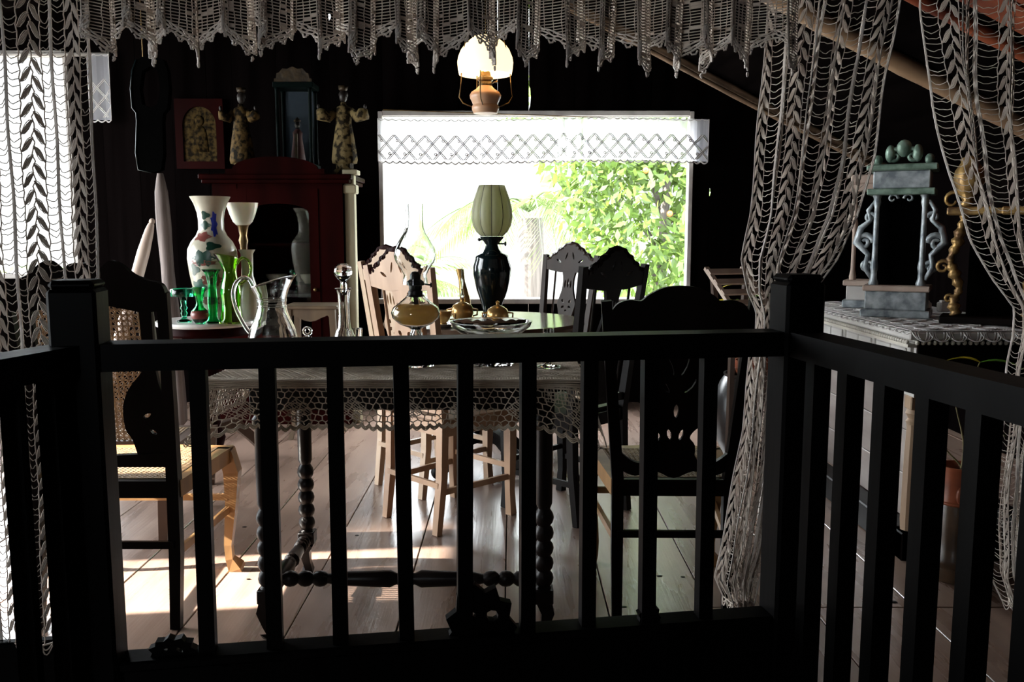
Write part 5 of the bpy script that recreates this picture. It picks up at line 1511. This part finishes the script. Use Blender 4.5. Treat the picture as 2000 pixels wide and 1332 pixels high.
# lace runner on the sideboard
rn = Net(); o0 = np.array([SX0, SY0, SZ + .003])
Lr = SY1 - SY0 + .02; Wr = .40
xs = np.arange(-.015, Wr, .011)
t = np.linspace(0, Lr, 60)
zsag = lambda a, b_: .002 + .003 * np.abs(np.sin(a * 40)) * np.abs(np.sin(b_ * 31))
for x_ in xs: rn.add(np.stack([np.full_like(t, x_) + .003 * np.sin(t * 90), t - .02, zsag(np.full_like(t, x_), t)], -1), .0022, 3, (0, 0, 1))
ys = np.arange(0, Lr, .011)
P = np.stack([np.broadcast_to(np.linspace(-.015, Wr, 24), (len(ys), 24)) + 0, np.broadcast_to(ys[:, None] - .02, (len(ys), 24)) + .003 * np.sin(np.linspace(0, 30, 24)), zsag(np.broadcast_to(np.linspace(-.015, Wr, 24), (len(ys), 24)), ys[:, None])], -1)
rn.add(P, .0022, 3, (0, 0, 1))
for cy in np.arange(.05, Lr, .10):
    for cx2 in (.06, .16, .27):
        th = np.linspace(0, 2 * PI, 20)
        for rr_ in (.014, .026, .038): rn.add(np.stack([cx2 + rr_ * np.cos(th), cy - .02 + rr_ * np.sin(th), np.full_like(th, .006)], -1), .003, 4, (0, 0, 1))
for c2 in np.arange(.03, Lr, .06):
    th = np.linspace(0, PI, 9)
    for rr_ in (.018, .026): rn.add(np.stack([-.015 - rr_ * np.sin(th) * .5, c2 - .02 + rr_ * np.cos(th), -.002 - .01 * np.sin(th)], -1), .0024, 4, (0, 0, 1))
for c2 in np.arange(.02, Wr, .06):
    th = np.linspace(0, PI, 9)
    for rr_ in (.016, .026, .036): rn.add(np.stack([c2 + rr_ * np.cos(th), -.03 - rr_ * np.sin(th) * .8, -.002 - .03 * np.sin(th)], -1), .0026, 4, (0, 0, 1))
tag(link(rn.mesh('lace_runner'), 'lace_runner', 'white_lace', None, tuple(o0)), 'grey white lace runner with scalloped hem on the sideboard', 'table runner')

SZT = SZ + .011
def scroll(q, cx_, cz, r, turns, sgn, th, rad):
    pts = []
    n = int(14 * turns)
    for i in range(n + 1):
        a = i / n * turns * 2 * PI; rr_ = r * (1 - .8 * i / n)
        pts.append((cx_ + sgn * (r - rr_ * math.cos(a)), th, cz + rr_ * math.sin(a)))
    q.tube(pts, [rad * (1 - .5 * i / n) for i in range(n + 1)], 6)
# silver home altar
Y = 3.62; x = 1.585
al = thing('home_altar', 'silvered home altar with columns, dark niche and scrolled wings on the sideboard', 'altar', (x, Y, SZT), -math.radians(28))
G().box(-.13, .13, -.10, .10, 0, .03, .004).build('base_step', 'silver_leaf', al)
G().box(-.115, .115, -.09, .09, .03, .105, .004).build('base_block', 'silver_leaf', al)
G().box(-.125, .125, -.10, .10, .105, .128, .004).build('base_slab', 'pinkish_wood', al)
G().box(-.085, .085, -.02, .075, .128, .50).build('niche_case', 'board_dark', al)
for s in (-1, 1):
    G().lathe([(.018, .128), (.02, .135), (.013, .155), (.012, .18), (.016, .20), (.011, .23), (.010, .44), (.015, .46), (.013, .475), (.019, .49)], 12, (s * .088, -.055, 0)).build('column', 'silver_leaf', al, True, 40)
    q = G()
    scroll(q, s * .095, .20, .026, 1.3, s, -.01, .010); scroll(q, s * .10, .30, .036, 1.4, s, -.01, .013); scroll(q, s * .095, .40, .022, 1.2, s, -.01, .009)
    q.tube([(s * .10, -.01, .15), (s * .128, -.01, .20), (s * .118, -.01, .25), (s * .165, -.01, .30), (s * .15, -.01, .36), (s * .115, -.01, .39), (s * .125, -.01, .43), (s * .10, -.01, .47)], [.008, .014, .011, .017, .014, .010, .010, .006], 7)
    q.build('scroll_wing', 'silver_leaf', al, True)
q = G()
for s in (-1, 1): scroll(q, s * .01, .475, .02, 1.0, s, -.065, .006)
q.build('niche_fringe', 'silver_leaf', al, True)
G().box(-.125, .125, -.10, .08, .49, .515, .004).build('entablature', 'green_silver', al)
G().box(-.105, .105, -.085, .07, .515, .585, .004).build('frieze', 'silver_leaf', al)
G().box(-.13, .13, -.105, .08, .585, .61, .005).build('upper_cornice', 'green_silver', al)
q = G()
for s in (-1, 1): scroll(q, 0, .645, .032, 1.3, s, -.03, .012)
q.ell((0, -.03, .675), (.03, .02, .035)).ell((.05, -.03, .655), (.02, .016, .035)).ell((-.05, -.03, .655), (.02, .016, .035)).ell((.095, -.03, .63), (.018, .014, .022)).ell((-.095, -.03, .63), (.018, .014, .022))
q.build('crown_ornament', 'green_silver', al, True)
# plain wooden stand beside it
Y = 4.05; x = stand(1694, Y, .9)
o_ = thing('wooden_altar_stand', 'plain pinkish wooden stand with thin posts left of the silver altar', 'stand', (x, Y, SZT), -math.radians(28))
G().box(-.10, .08, -.08, .08, 0, .035, .004).build('base_step', 'silver_leaf', o_); G().box(-.085, .07, -.07, .07, .035, .10, .004).build('base_block', 'white_block', o_); G().box(-.10, .08, -.08, .08, .10, .125, .004).build('base_slab', 'pinkish_wood', o_)
for xx in (-.065, .05): G().lathe([(.014, .125), (.016, .14), (.010, .17), (.009, .34), (.014, .38), (.008, .42), (.008, .51), (.014, .525)], 10, (xx, -.03, 0)).build('post', 'pinkish_wood', o_, True, 40)
G().box(-.10, .085, -.05, .05, .525, .56, .004).box(-.09, .075, -.045, .045, .56, .60, .004).build('shelf_top', 'pinkish_wood', o_)
# gilt frame nearer to us
Y = 3.30; x = 1.80
gf = thing('gilt_altar_frame', 'gilded carved altar frame with leafy columns and bulbous finial near the right lace curtain', 'altar frame', (x, Y, SZT), -math.radians(30))
G().box(-.17, .17, -.07, .07, 0, .028, .004).build('base', 'dark_wood', gf)
for s in (-1, 1):
    cp_ = arc([(.115, .03), (.125, .08), (.11, .13), (.13, .19), (.145, .24), (.125, .30), (.115, .36), (.105, .405)], 6)
    G().tube([(s * a, -.03, b_) for a, b_ in cp_], [(.017 + .004 * math.sin(i * .45)) * (1 + .28 * math.sin(i * 1.9)) for i in range(len(cp_))], 9).build('column', 'gilt', gf, True)
    q = G(); scroll(q, s * .14, .21, .028, 1.3, s, -.03, .009); scroll(q, s * .125, .09, .018, 1.1, s, -.03, .007); q.build('leaf_scroll', 'gilt', gf, True)
q = G().box(-.165, -.015, -.06, .05, .405, .435, .005).box(.015, .165, -.06, .05, .405, .435, .005).box(-.02, .02, -.05, .04, .41, .43)
q.build('lintel', 'gilt', gf)
q = G().lathe([(.02, .435), (.03, .445), (.016, .46), (.035, .49), (.05, .53), (.045, .57), (.028, .60), (.03, .615), (.012, .625)], 14, (-.10, 0, 0), wob=lambda a, i: 1 + .10 * math.cos(6 * a)); q.build('finial', 'gilt', gf, True)
q = G(); scroll(q, -.11, .46, .04, 1.0, -1, 0, .009); q.build('finial_leaf', 'gilt', gf, True)
G().box(-.085, .085, .03, .045, .028, .405).build('back_board', 'board_dark', gf)
# two small pale blocks on the runner stand in for bright gaps of light
for px, lab in ((1807, 'pale block standing in for a bright gap just right of the silver altar'), (1843, 'pale block standing in for a bright gap beside the gilt frame column')):
    Y = 3.80; x = stand(px, Y, .9)
    tag(G().box(-.022, .022, -.02, .02, 0, .042, .005).box(-.016, .016, -.014, .014, .042, .05, .004).build('light_gap_block', 'white_block', None, loc=(x, Y, SZT)), lab, 'block', 'small pale blocks on the sideboard')

# ------------------------------------------------------------------ plants and jars
def leaf(q, p0, d, length, width, droop, n=6):
    d = Vector(d).normalized(); side = d.cross(Vector((0, 0, 1)))
    if side.length < .1: side = Vector((1, 0, 0))
    side.normalize(); vs2 = []; fs = []
    for i in range(n + 1):
        t = i / n
        c = Vector(p0) + d * length * t + Vector((0, 0, -droop * length * t * t))
        w = width * math.sin(PI * min(1, .06 + t * .94)) ** .8 * (1 - .25 * t)
        up = side.cross(d).normalized()
        vs2 += [c - side * w + up * w * .3, c, c + side * w + up * w * .3]
        if i:
            a = 3 * (i - 1); b_ = 3 * i
            fs += [(a, a + 1, b_ + 1, b_), (a + 1, a + 2, b_ + 2, b_ + 1)]
    q.add(vs2, fs)
# tall terracotta jar with stems
jx, jy = 1.545, 2.965
jr = thing('clay_jar', 'tall narrow clay jar, red collar over brown glazed body, at the end of the sideboard', 'jar', (jx, jy, 0))
G().lathe([(.066, 0), (.072, .01), (.074, .05), (.070, .055), (.075, .062), (.075, .08), (.069, .088), (.067, .16), (.066, .268), (.064, .272)], 28).build('body', 'brown_glaze', jr, True, 40)
G().ring([(.064, .270), (.066, .275), (.060, .30), (.061, .35), (.064, .385), (.068, .405), (.062, .405), (.056, .385), (.054, .32), (.058, .272)], 28).build('collar', 'terracotta', jr, True, 40)
q = G().ell((-.02, -.060, .312), (.016, .012, .03)).tube([(.064 * math.cos(a), .064 * math.sin(a), .278) for a in np.linspace(0, 2 * PI, 25)], .006, 6); q.build('relief_boss', 'terracotta', jr, True)
G().lathe([(.056, .36), (0, .362)], 20).build('soil', 'dark_jar', jr)
def stems(parent, base, data, yellow):
    for (dx, dy_, h, lv) in data:
        pts = [Vector(base) + Vector((dx * t * t, dy_ * t, h * t)) + Vector((.012 * math.sin(6 * t), 0, 0)) for t in [i / 8 for i in range(9)]]
        sm = G().tube(pts, [.004 - .002 * i / 8 for i in range(9)], 6).build('stem', 'stem', parent, True)
        for (tt, az, ln, wd, m_) in lv:
            p = pts[min(8, int(tt * 8))]; q = G(); leaf(q, p, (math.cos(az), math.sin(az), .35), ln, wd, .45)
            q.build('leaf', 'leaf_yellow' if m_ else 'leaf_plant', parent, True)
pl_ = thing('croton_plant', 'potted plant with thin stems and yellow-edged leaves in the clay jar', 'plant', (jx, jy, .363))
stems(pl_, (0, 0, -.001), [(-.045, -.02, .36, [(1, PI, .15, .018, 0), (.98, PI + .3, .13, .010, 1), (.9, -.4, .12, .02, 0), (1, 1.7, .12, .018, 0)]),
                       (.05, .0, .40, [(1, 2.2, .14, .02, 1), (1, -.6, .15, .02, 0), (.9, .6, .12, .018, 0)]),
                       (-.05, .02, .12, [(1, 2.6, .06, .008, 0), (.9, 3.6, .05, .007, 1)]),
                       (.10, -.01, .22, [(1, .2, .12, .012, 1), (.8, -.5, .10, .010, 0)])], 0)
# dark jar and croton behind the right post
bx, by = 1.27, 4.66
dj = thing('dark_jar', 'black glazed jar on the floor behind the right railing post', 'jar', (bx, by, 0))
G().ring(wall([(.11, 0), (.13, .02), (.17, .10), (.185, .22), (.18, .33), (.15, .41), (.13, .44), (.135, .455)], .01, .02), 28).build('body', 'dark_jar', dj, True, 50)
G().tube([(.19, 0, .34), (.215, 0, .32), (.215, 0, .28), (.185, 0, .26)], .012, 8).build('handle', 'dark_jar', dj, True)
fp = thing('flower_pot', 'small terracotta pot resting in the mouth of the black jar', 'pot', (bx + .02, by, .40))
G().ring(wall([(.06, .0), (.065, .01), (.10, .09), (.112, .092), (.112, .125), (.10, .126)], .008, .012), 24).build('pot', 'terracotta', fp, True, 40)
cr2 = thing('croton_bush', 'leafy croton with yellow and green leaves in the small terracotta pot', 'plant', (bx + .02, by, .415))
stems(cr2, (0, 0, 0), [(-.10, -.02, .42, [(1, 2.6, .17, .026, 1), (.9, 3.4, .18, .028, 1), (.95, 4.4, .16, .026, 1), (1, 1.0, .15, .022, 0)]),
                       (.08, -.05, .45, [(1, .3, .20, .024, 0), (.95, -.7, .18, .022, 0), (.9, 1.5, .16, .02, 0)]),
                       (-.02, .04, .50, [(1, 2.9, .18, .024, 1), (.9, .2, .22, .018, 0), (.8, 4.8, .16, .024, 0)])], 0)
# slatted reading stand with curved legs
Y = 4.05; x = stand(1452, Y, .9)
rs2 = thing('slatted_stand', 'slanted slatted wooden stand with curved legs near the right end of the window wall', 'stand', (x, Y + .08, 0), math.radians(20))
sl = lambda t, xx: (xx, -.10 + .20 * t, .86 + .15 * t)
for s in (-1, 1): G().bar(sl(-.1, s * .10), sl(1.15, s * .10), .022, .018, ref=(1, 0, 0)).build('side_rail', 'pinkish_wood', rs2)
for t in (.05, .35, .65, .95): G().bar((-.11, sl(t, 0)[1], sl(t, 0)[2] + .014), (.11, sl(t, 0)[1], sl(t, 0)[2] + .014), .034, .010, ref=(0, .8, .6)).build('slat', 'pinkish_wood', rs2)
for s in (-1, 1):
    G().sweep([(s * .09, -.07, .87), (s * .065, -.06, .78), (s * .085, -.08, .62), (s * .10, -.10, .3), (s * .12, -.13, 0)], .024, .022, ref=(1, 0, 0)).build('leg', 'mid_wood', rs2)
    G().sweep([(s * .09, .08, .98), (s * .075, .07, .80), (s * .085, .09, .6), (s * .10, .11, .3), (s * .12, .14, 0)], .024, .022, ref=(1, 0, 0)).build('leg', 'mid_wood', rs2)
G().bar((-.10, -.09, .42), (.10, -.09, .42), .02, .02).build('crossbar', 'mid_wood', rs2)

# ------------------------------------------------------------------ window lace
def window_valance(name, label, x0, x1, ztop2, zbot, Y, ends=0.03, fx=()):
    root = thing(name, label, 'valance', ((x0 + x1) / 2, Y, ztop2))
    o = np.array([(x0 + x1) / 2, Y, ztop2])
    Wd = x1 - x0; Hd = ztop2 - zbot
    def D(a, b_):
        a = np.asarray(a, float); b_ = np.asarray(b_, float)
        y = .010 * np.sin(a * 26) * (.3 + b_ / Hd) + .006 * np.sin(a * 61 + 1)
        for c, w_ in fx: y = y + .030 * np.exp(-((a - c) / w_) ** 2) * np.sin((a - c) / w_ * 5)
        return np.stack([x0 + a, Y - .02 + y, ztop2 - b_ - .008 * np.sin(a * 3.1)], -1) - o
    na, nb = int(Wd / .02), 8
    A = np.linspace(0, Wd, na + 1); B = np.linspace(.0, Hd * .96, nb + 1)
    g_ = D(A[:, None] + 0 * B[None], B[None] + 0 * A[:, None])
    n_ = Net(); n_.quads(np.stack([g_[:-1, :-1], g_[1:, :-1], g_[1:, 1:], g_[:-1, 1:]], 2))
    n_.build('sheer_cloth', 'sheer_cloth', root)
    th = Net(); c = .105; FR = (0, -1, 0)
    b0, b1 = Hd * .36, Hd * .92
    for k in range(int(Wd / c) + 8):
        for sg in (-1, 1):
            t = np.linspace(0, 1, 12)
            for dd in (0, .012):
                p = (k - 3) * c + dd + sg * t * c * 1.0 * ((b1 - b0) / c) * .9
                b_ = b0 + t * (b1 - b0)
                ok = (p >= 0) & (p <= Wd)
                if ok.sum() > 2: th.add(D(p[ok], b_[ok]), .0036, 3, FR)
    rows_ = ((b0 + b1) / 2 - (b1 - b0) * .27, (b0 + b1) / 2 + (b1 - b0) * .27)
    for j, bb in enumerate(rows_):
        for k in range(int(Wd / c)):
            pc = (k + .5 * (j + .5)) * c
            if pc > Wd - .02: continue
            th2 = np.linspace(0, 2 * PI, 9)
            th.add(D(pc + .008 * np.cos(th2), bb + .008 * np.sin(th2)), .004, 4, FR)
    n = int(Wd / .05); t = np.linspace(0, 1, 8)
    P = (np.arange(n)[:, None] + t[None]) * Wd / n
    for h in range(2): th.add(D(P, Hd * .95 + .014 * np.sin(PI * t)[None] + .005 * h + 0 * P), .0028, 4, FR)
    th.add(D(P, .0 + .012 * np.sin(PI * t)[None] + 0 * P), .0024, 4, FR)
    for a_ in (0.0, Wd):
        bb = np.linspace(0, Hd * .96, 20); th.add(D(np.full_like(bb, a_), bb), .003, 4, FR)
    th.build('lace_pattern', 'white_lace', root)
    return root
vy = WALL_Y - .06
window_valance('window_valance', 'sheer white lace valance with diamond pattern across the bright window', at(738, 240, vy).x, at(1384, 240, vy).x, zy(232, vy), zy(318, vy), vy, fx=((1.28, .05), (1.40, .04), (.70, .02)))
q = G().tube([tuple(at(748, 214, vy + .02)), tuple(at(1385, 240, vy + .02) + Vector((0, 0, .01)))], .0035, 6)
tag(q.build('valance_wire', 'dark_brass'), 'thin wire carrying the sheer lace valance across the window', 'wire')
window_valance('lace_strip', 'narrow pale lace strip hanging at the right end of the left window', at(172, 120, vy).x, at(216, 120, vy).x, zy(106, vy), zy(240, vy), vy)
q = G().tube([(WIN2[0] - .05, vy, zy(108, vy)), (at(214, 108, vy).x, vy, zy(106, vy))], .014, 8)
tag(q.build('curtain_pole', 'white_block', None, True), 'pale pole along the top of the left window', 'curtain pole')

# ------------------------------------------------------------------ garden outside
gd = G().box(-60, 60, WALL_Y + .5, 120, -2.7, -2.5).box(LEFT_X - .6, 60, -30, -2.2, -2.7, -2.5).box(-60, LEFT_X - .6, -30, WALL_Y + .5, -2.7, -2.5)
tag(gd.build('garden_ground', 'pale_ground'), kind='structure')
# added backdrop wall beyond the garden, tones down the sky glare in the windows
hs_ = thing('sky_dimming_wall', 'added grey backdrop wall far beyond the garden, dims the sky seen through the windows', 'backdrop wall', (-5, 22, -2.5))
G().box(-13, 14, 0, .3, 0, 8.1).build('wall', 'backdrop_grey', hs_)
G().box(-13.2, 14.2, -.3, .5, 8.1, 8.3).build('backdrop_edge', 'backdrop_grey', hs_)
def foliage(n, blobs, size, aspect=.42):
    """leaves scattered through overlapping rounded masses"""
    V = []
    tot = sum(b_[3] ** 2 for b_ in blobs)
    for (cx_, cy_, cz_, r_) in blobs:
        m_ = int(n * r_ ** 2 / tot)
        u = rng.normal(size=(m_, 3)); u /= np.linalg.norm(u, axis=1, keepdims=True)
        rad = r_ * rng.uniform(.45, 1.0, (m_, 1)) ** .6
        c = np.array([cx_, cy_, cz_]) + u * rad
        d = u * .6 + rng.normal(0, .6, (m_, 3)) + np.array([0, 0, -.45]); d /= np.linalg.norm(d, axis=1, keepdims=True)
        s = np.cross(d, rng.normal(size=(m_, 3))); s /= np.linalg.norm(s, axis=1, keepdims=True)
        L_ = size * rng.uniform(.6, 1.3, (m_, 1))
        V.append(np.stack([c, c + d * L_ * .5 + s * L_ * aspect / 2, c + d * L_, c + d * L_ * .5 - s * L_ * aspect / 2], 1))
    return np.concatenate(V)
gtree = thing('garden_tree', 'sunlit leafy green tree filling the right of the window', 'tree', (1.75, 10.2, -2.5))
n_ = Net(); n_.quads(foliage(15000, [(-.05, 0, 4.0, .95), (-.75, .3, 4.75, .75), (.65, .3, 4.7, .95), (-1.3, .9, 5.2, .6), (.1, .3, 5.2, .9), (.5, -.3, 3.35, .65), (-.4, -.1, 3.45, .55), (.9, 0, 3.9, .8), (-.7, .1, 4.1, .6), (-.5, .4, 6.0, .9), (.5, .4, 6.3, 1.0), (.1, .6, 7.1, .9), (1.4, .5, 5.6, .9), (1.0, .4, 7.0, .8), (-1.0, .7, 6.7, .7)], .15))
tag(n_.build('crown', 'leaf_bush', gtree, False), kind='stuff')
q = G().tube([(0, .3, 0), (.03, .3, 1.6), (-.02, .2, 3.2), (.05, .1, 4.4)], [.11, .10, .08, .04], 10)
for a in range(7):
    an = a * 2.4; q.tube([(0, .2, 2.7 + .2 * a), (.4 * math.cos(an), .2 + .3 * math.sin(an), 3.1 + .22 * a), (.8 * math.cos(an), .2 + .6 * math.sin(an), 3.3 + .25 * a)], [.04, .025, .01], 6)
q.build('trunk', 'bark', gtree, True)
q = G()
for c in ((-.35, -.85, 4.35), (.2, -.8, 4.4), (-.1, -.9, 3.9), (.5, -.75, 3.5), (-.6, -.5, 4.8)): q.ell(c, .035, 8, 6)
tag(q.build('fruit', 'fruit_orange', gtree, True), kind='stuff')

def frond(base, az, el, length, droop, parent, m='leaf_palm', nl=34, ll=.55):
    q = G(); pts = []
    for i in range(13):
        t = i / 12; r_ = length * t
        pts.append(Vector(base) + Vector((math.cos(az) * r_ * math.cos(el), math.sin(az) * r_ * math.cos(el), r_ * math.sin(el) - droop * t * t * length)))
    q.tube(pts, [.018 * (1 - .85 * i / 12) for i in range(13)], 5)
    f = q.build('frond', m, parent)
    N = Net(); Q = []
    for k in range(nl):
        t = .12 + .86 * k / nl; i = min(11, int(t * 12)); fr_ = t * 12 - i
        p = pts[i].lerp(pts[i + 1], fr_); d = (pts[i + 1] - pts[i]).normalized()
        sd = d.cross(Vector((0, 0, 1))).normalized()
        for s in (-1, 1):
            L_ = ll * (.5 + math.sin(PI * min(1, t * 1.05)) * .6)
            v = (sd * s * .8 + d * .65 + Vector((0, 0, -.45 + random.uniform(-.15, .15)))).normalized() * L_
            w = d * .016
            Q.append([p - w, p + v * .5 + Vector((0, 0, -.01)) - w * .9, p + v + Vector((0, 0, -.10 * L_)), p + v * .5 + w * .9])
    N.quads(np.array([[list(x_) for x_ in qd] for qd in Q])); tag(N.build('leaflets', m, f, False), kind='stuff')
pb = (.28, 12.3, -2.5)
palm = thing('palm_tree', 'palm tree with grey trunk and drooping fronds in the middle of the window', 'palm', pb)
G().tube([(0, 0, 0), (.02, 0, 1.5), (-.02, 0, 3.0), (-.05, 0, 3.9)], [.24, .22, .21, .20], 14).build('trunk', 'bark', palm, True)
for k in range(13):
    az = k * 2.399; frond((-.05, 0, 4.0), az, .75 - .07 * (k % 5), 1.7 + .2 * (k % 3), .75 + .08 * (k % 4), palm)
pb2 = (-2.0, 13.5, -2.5)
palm2 = thing('young_palm', 'young palm with bright arching fronds at the left of the window', 'palm', pb2)
G().tube([(0, 0, 0), (.05, 0, 1.5), (.1, 0, 2.6)], [.12, .10, .09], 10).build('trunk', 'bark', palm2, True)
for az, el, ln, dr in ((.15, 1.0, 2.3, .55), (.9, 1.2, 2.2, .5), (-.4, .8, 2.2, .7), (2.4, 1.0, 2.0, .7), (3.4, .9, 1.8, .7), (4.4, .8, 1.6, .7), (5.4, .9, 2.0, .6)):
    frond((.1, 0, 2.6), az, el, ln, dr, palm2, nl=40, ll=.5)
hedge = thing('garden_shrub', 'green shrub glimpsed through the left window', 'shrub', (-5.6, 10.5, -2.5))
n_ = Net(); n_.quads(foliage(1800, [(0, 0, 2.6, .8), (.5, .2, 2.2, .7), (-.6, .2, 2.0, .8), (0, 0, 1.2, 1.0)], .16)); tag(n_.build('foliage', 'leaf_bush', hedge, False), kind='stuff')
G().tube([(0, 0, 0), (0, 0, 2.4)], [.08, .04], 8).build('stem', 'bark', hedge)

# unseen tree added far left, its crown blocks sun from the wide side opening
tc_ = Vector((LEFT_X, (SIDE2[0] + SIDE2[1]) / 2 + .12, 1.2)) - sun_dir * 26
tt = thing('sun_blocker_tree', 'added unseen tree whose crown blocks the sun from the left side opening', 'tree', (tc_.x, tc_.y, -2.5))
q = G().ell((0, 0, tc_.z + 2.5), (1.2, 1.08, 1.45), 20, 12)
q.v = [(a * (1 + .03 * math.sin(7 * a + 5 * c_)), b_, c_ + .05 * math.sin(6 * a)) for a, b_, c_ in q.v]
q.build('inner_crown', 'leaf_bush', tt, True)
n_ = Net(); n_.quads(foliage(2500, [(0, 0, tc_.z + 2.5, 1.25)], .3) * np.array([1, .95, 1]) ); tag(n_.build('crown_leaves', 'leaf_bush', tt, False), kind='stuff')
G().tube([(0, 0, 0), (.1, 0, 6), (0, 0, tc_.z + 1.5)], [.3, .25, .12], 10).build('trunk', 'bark', tt, True)
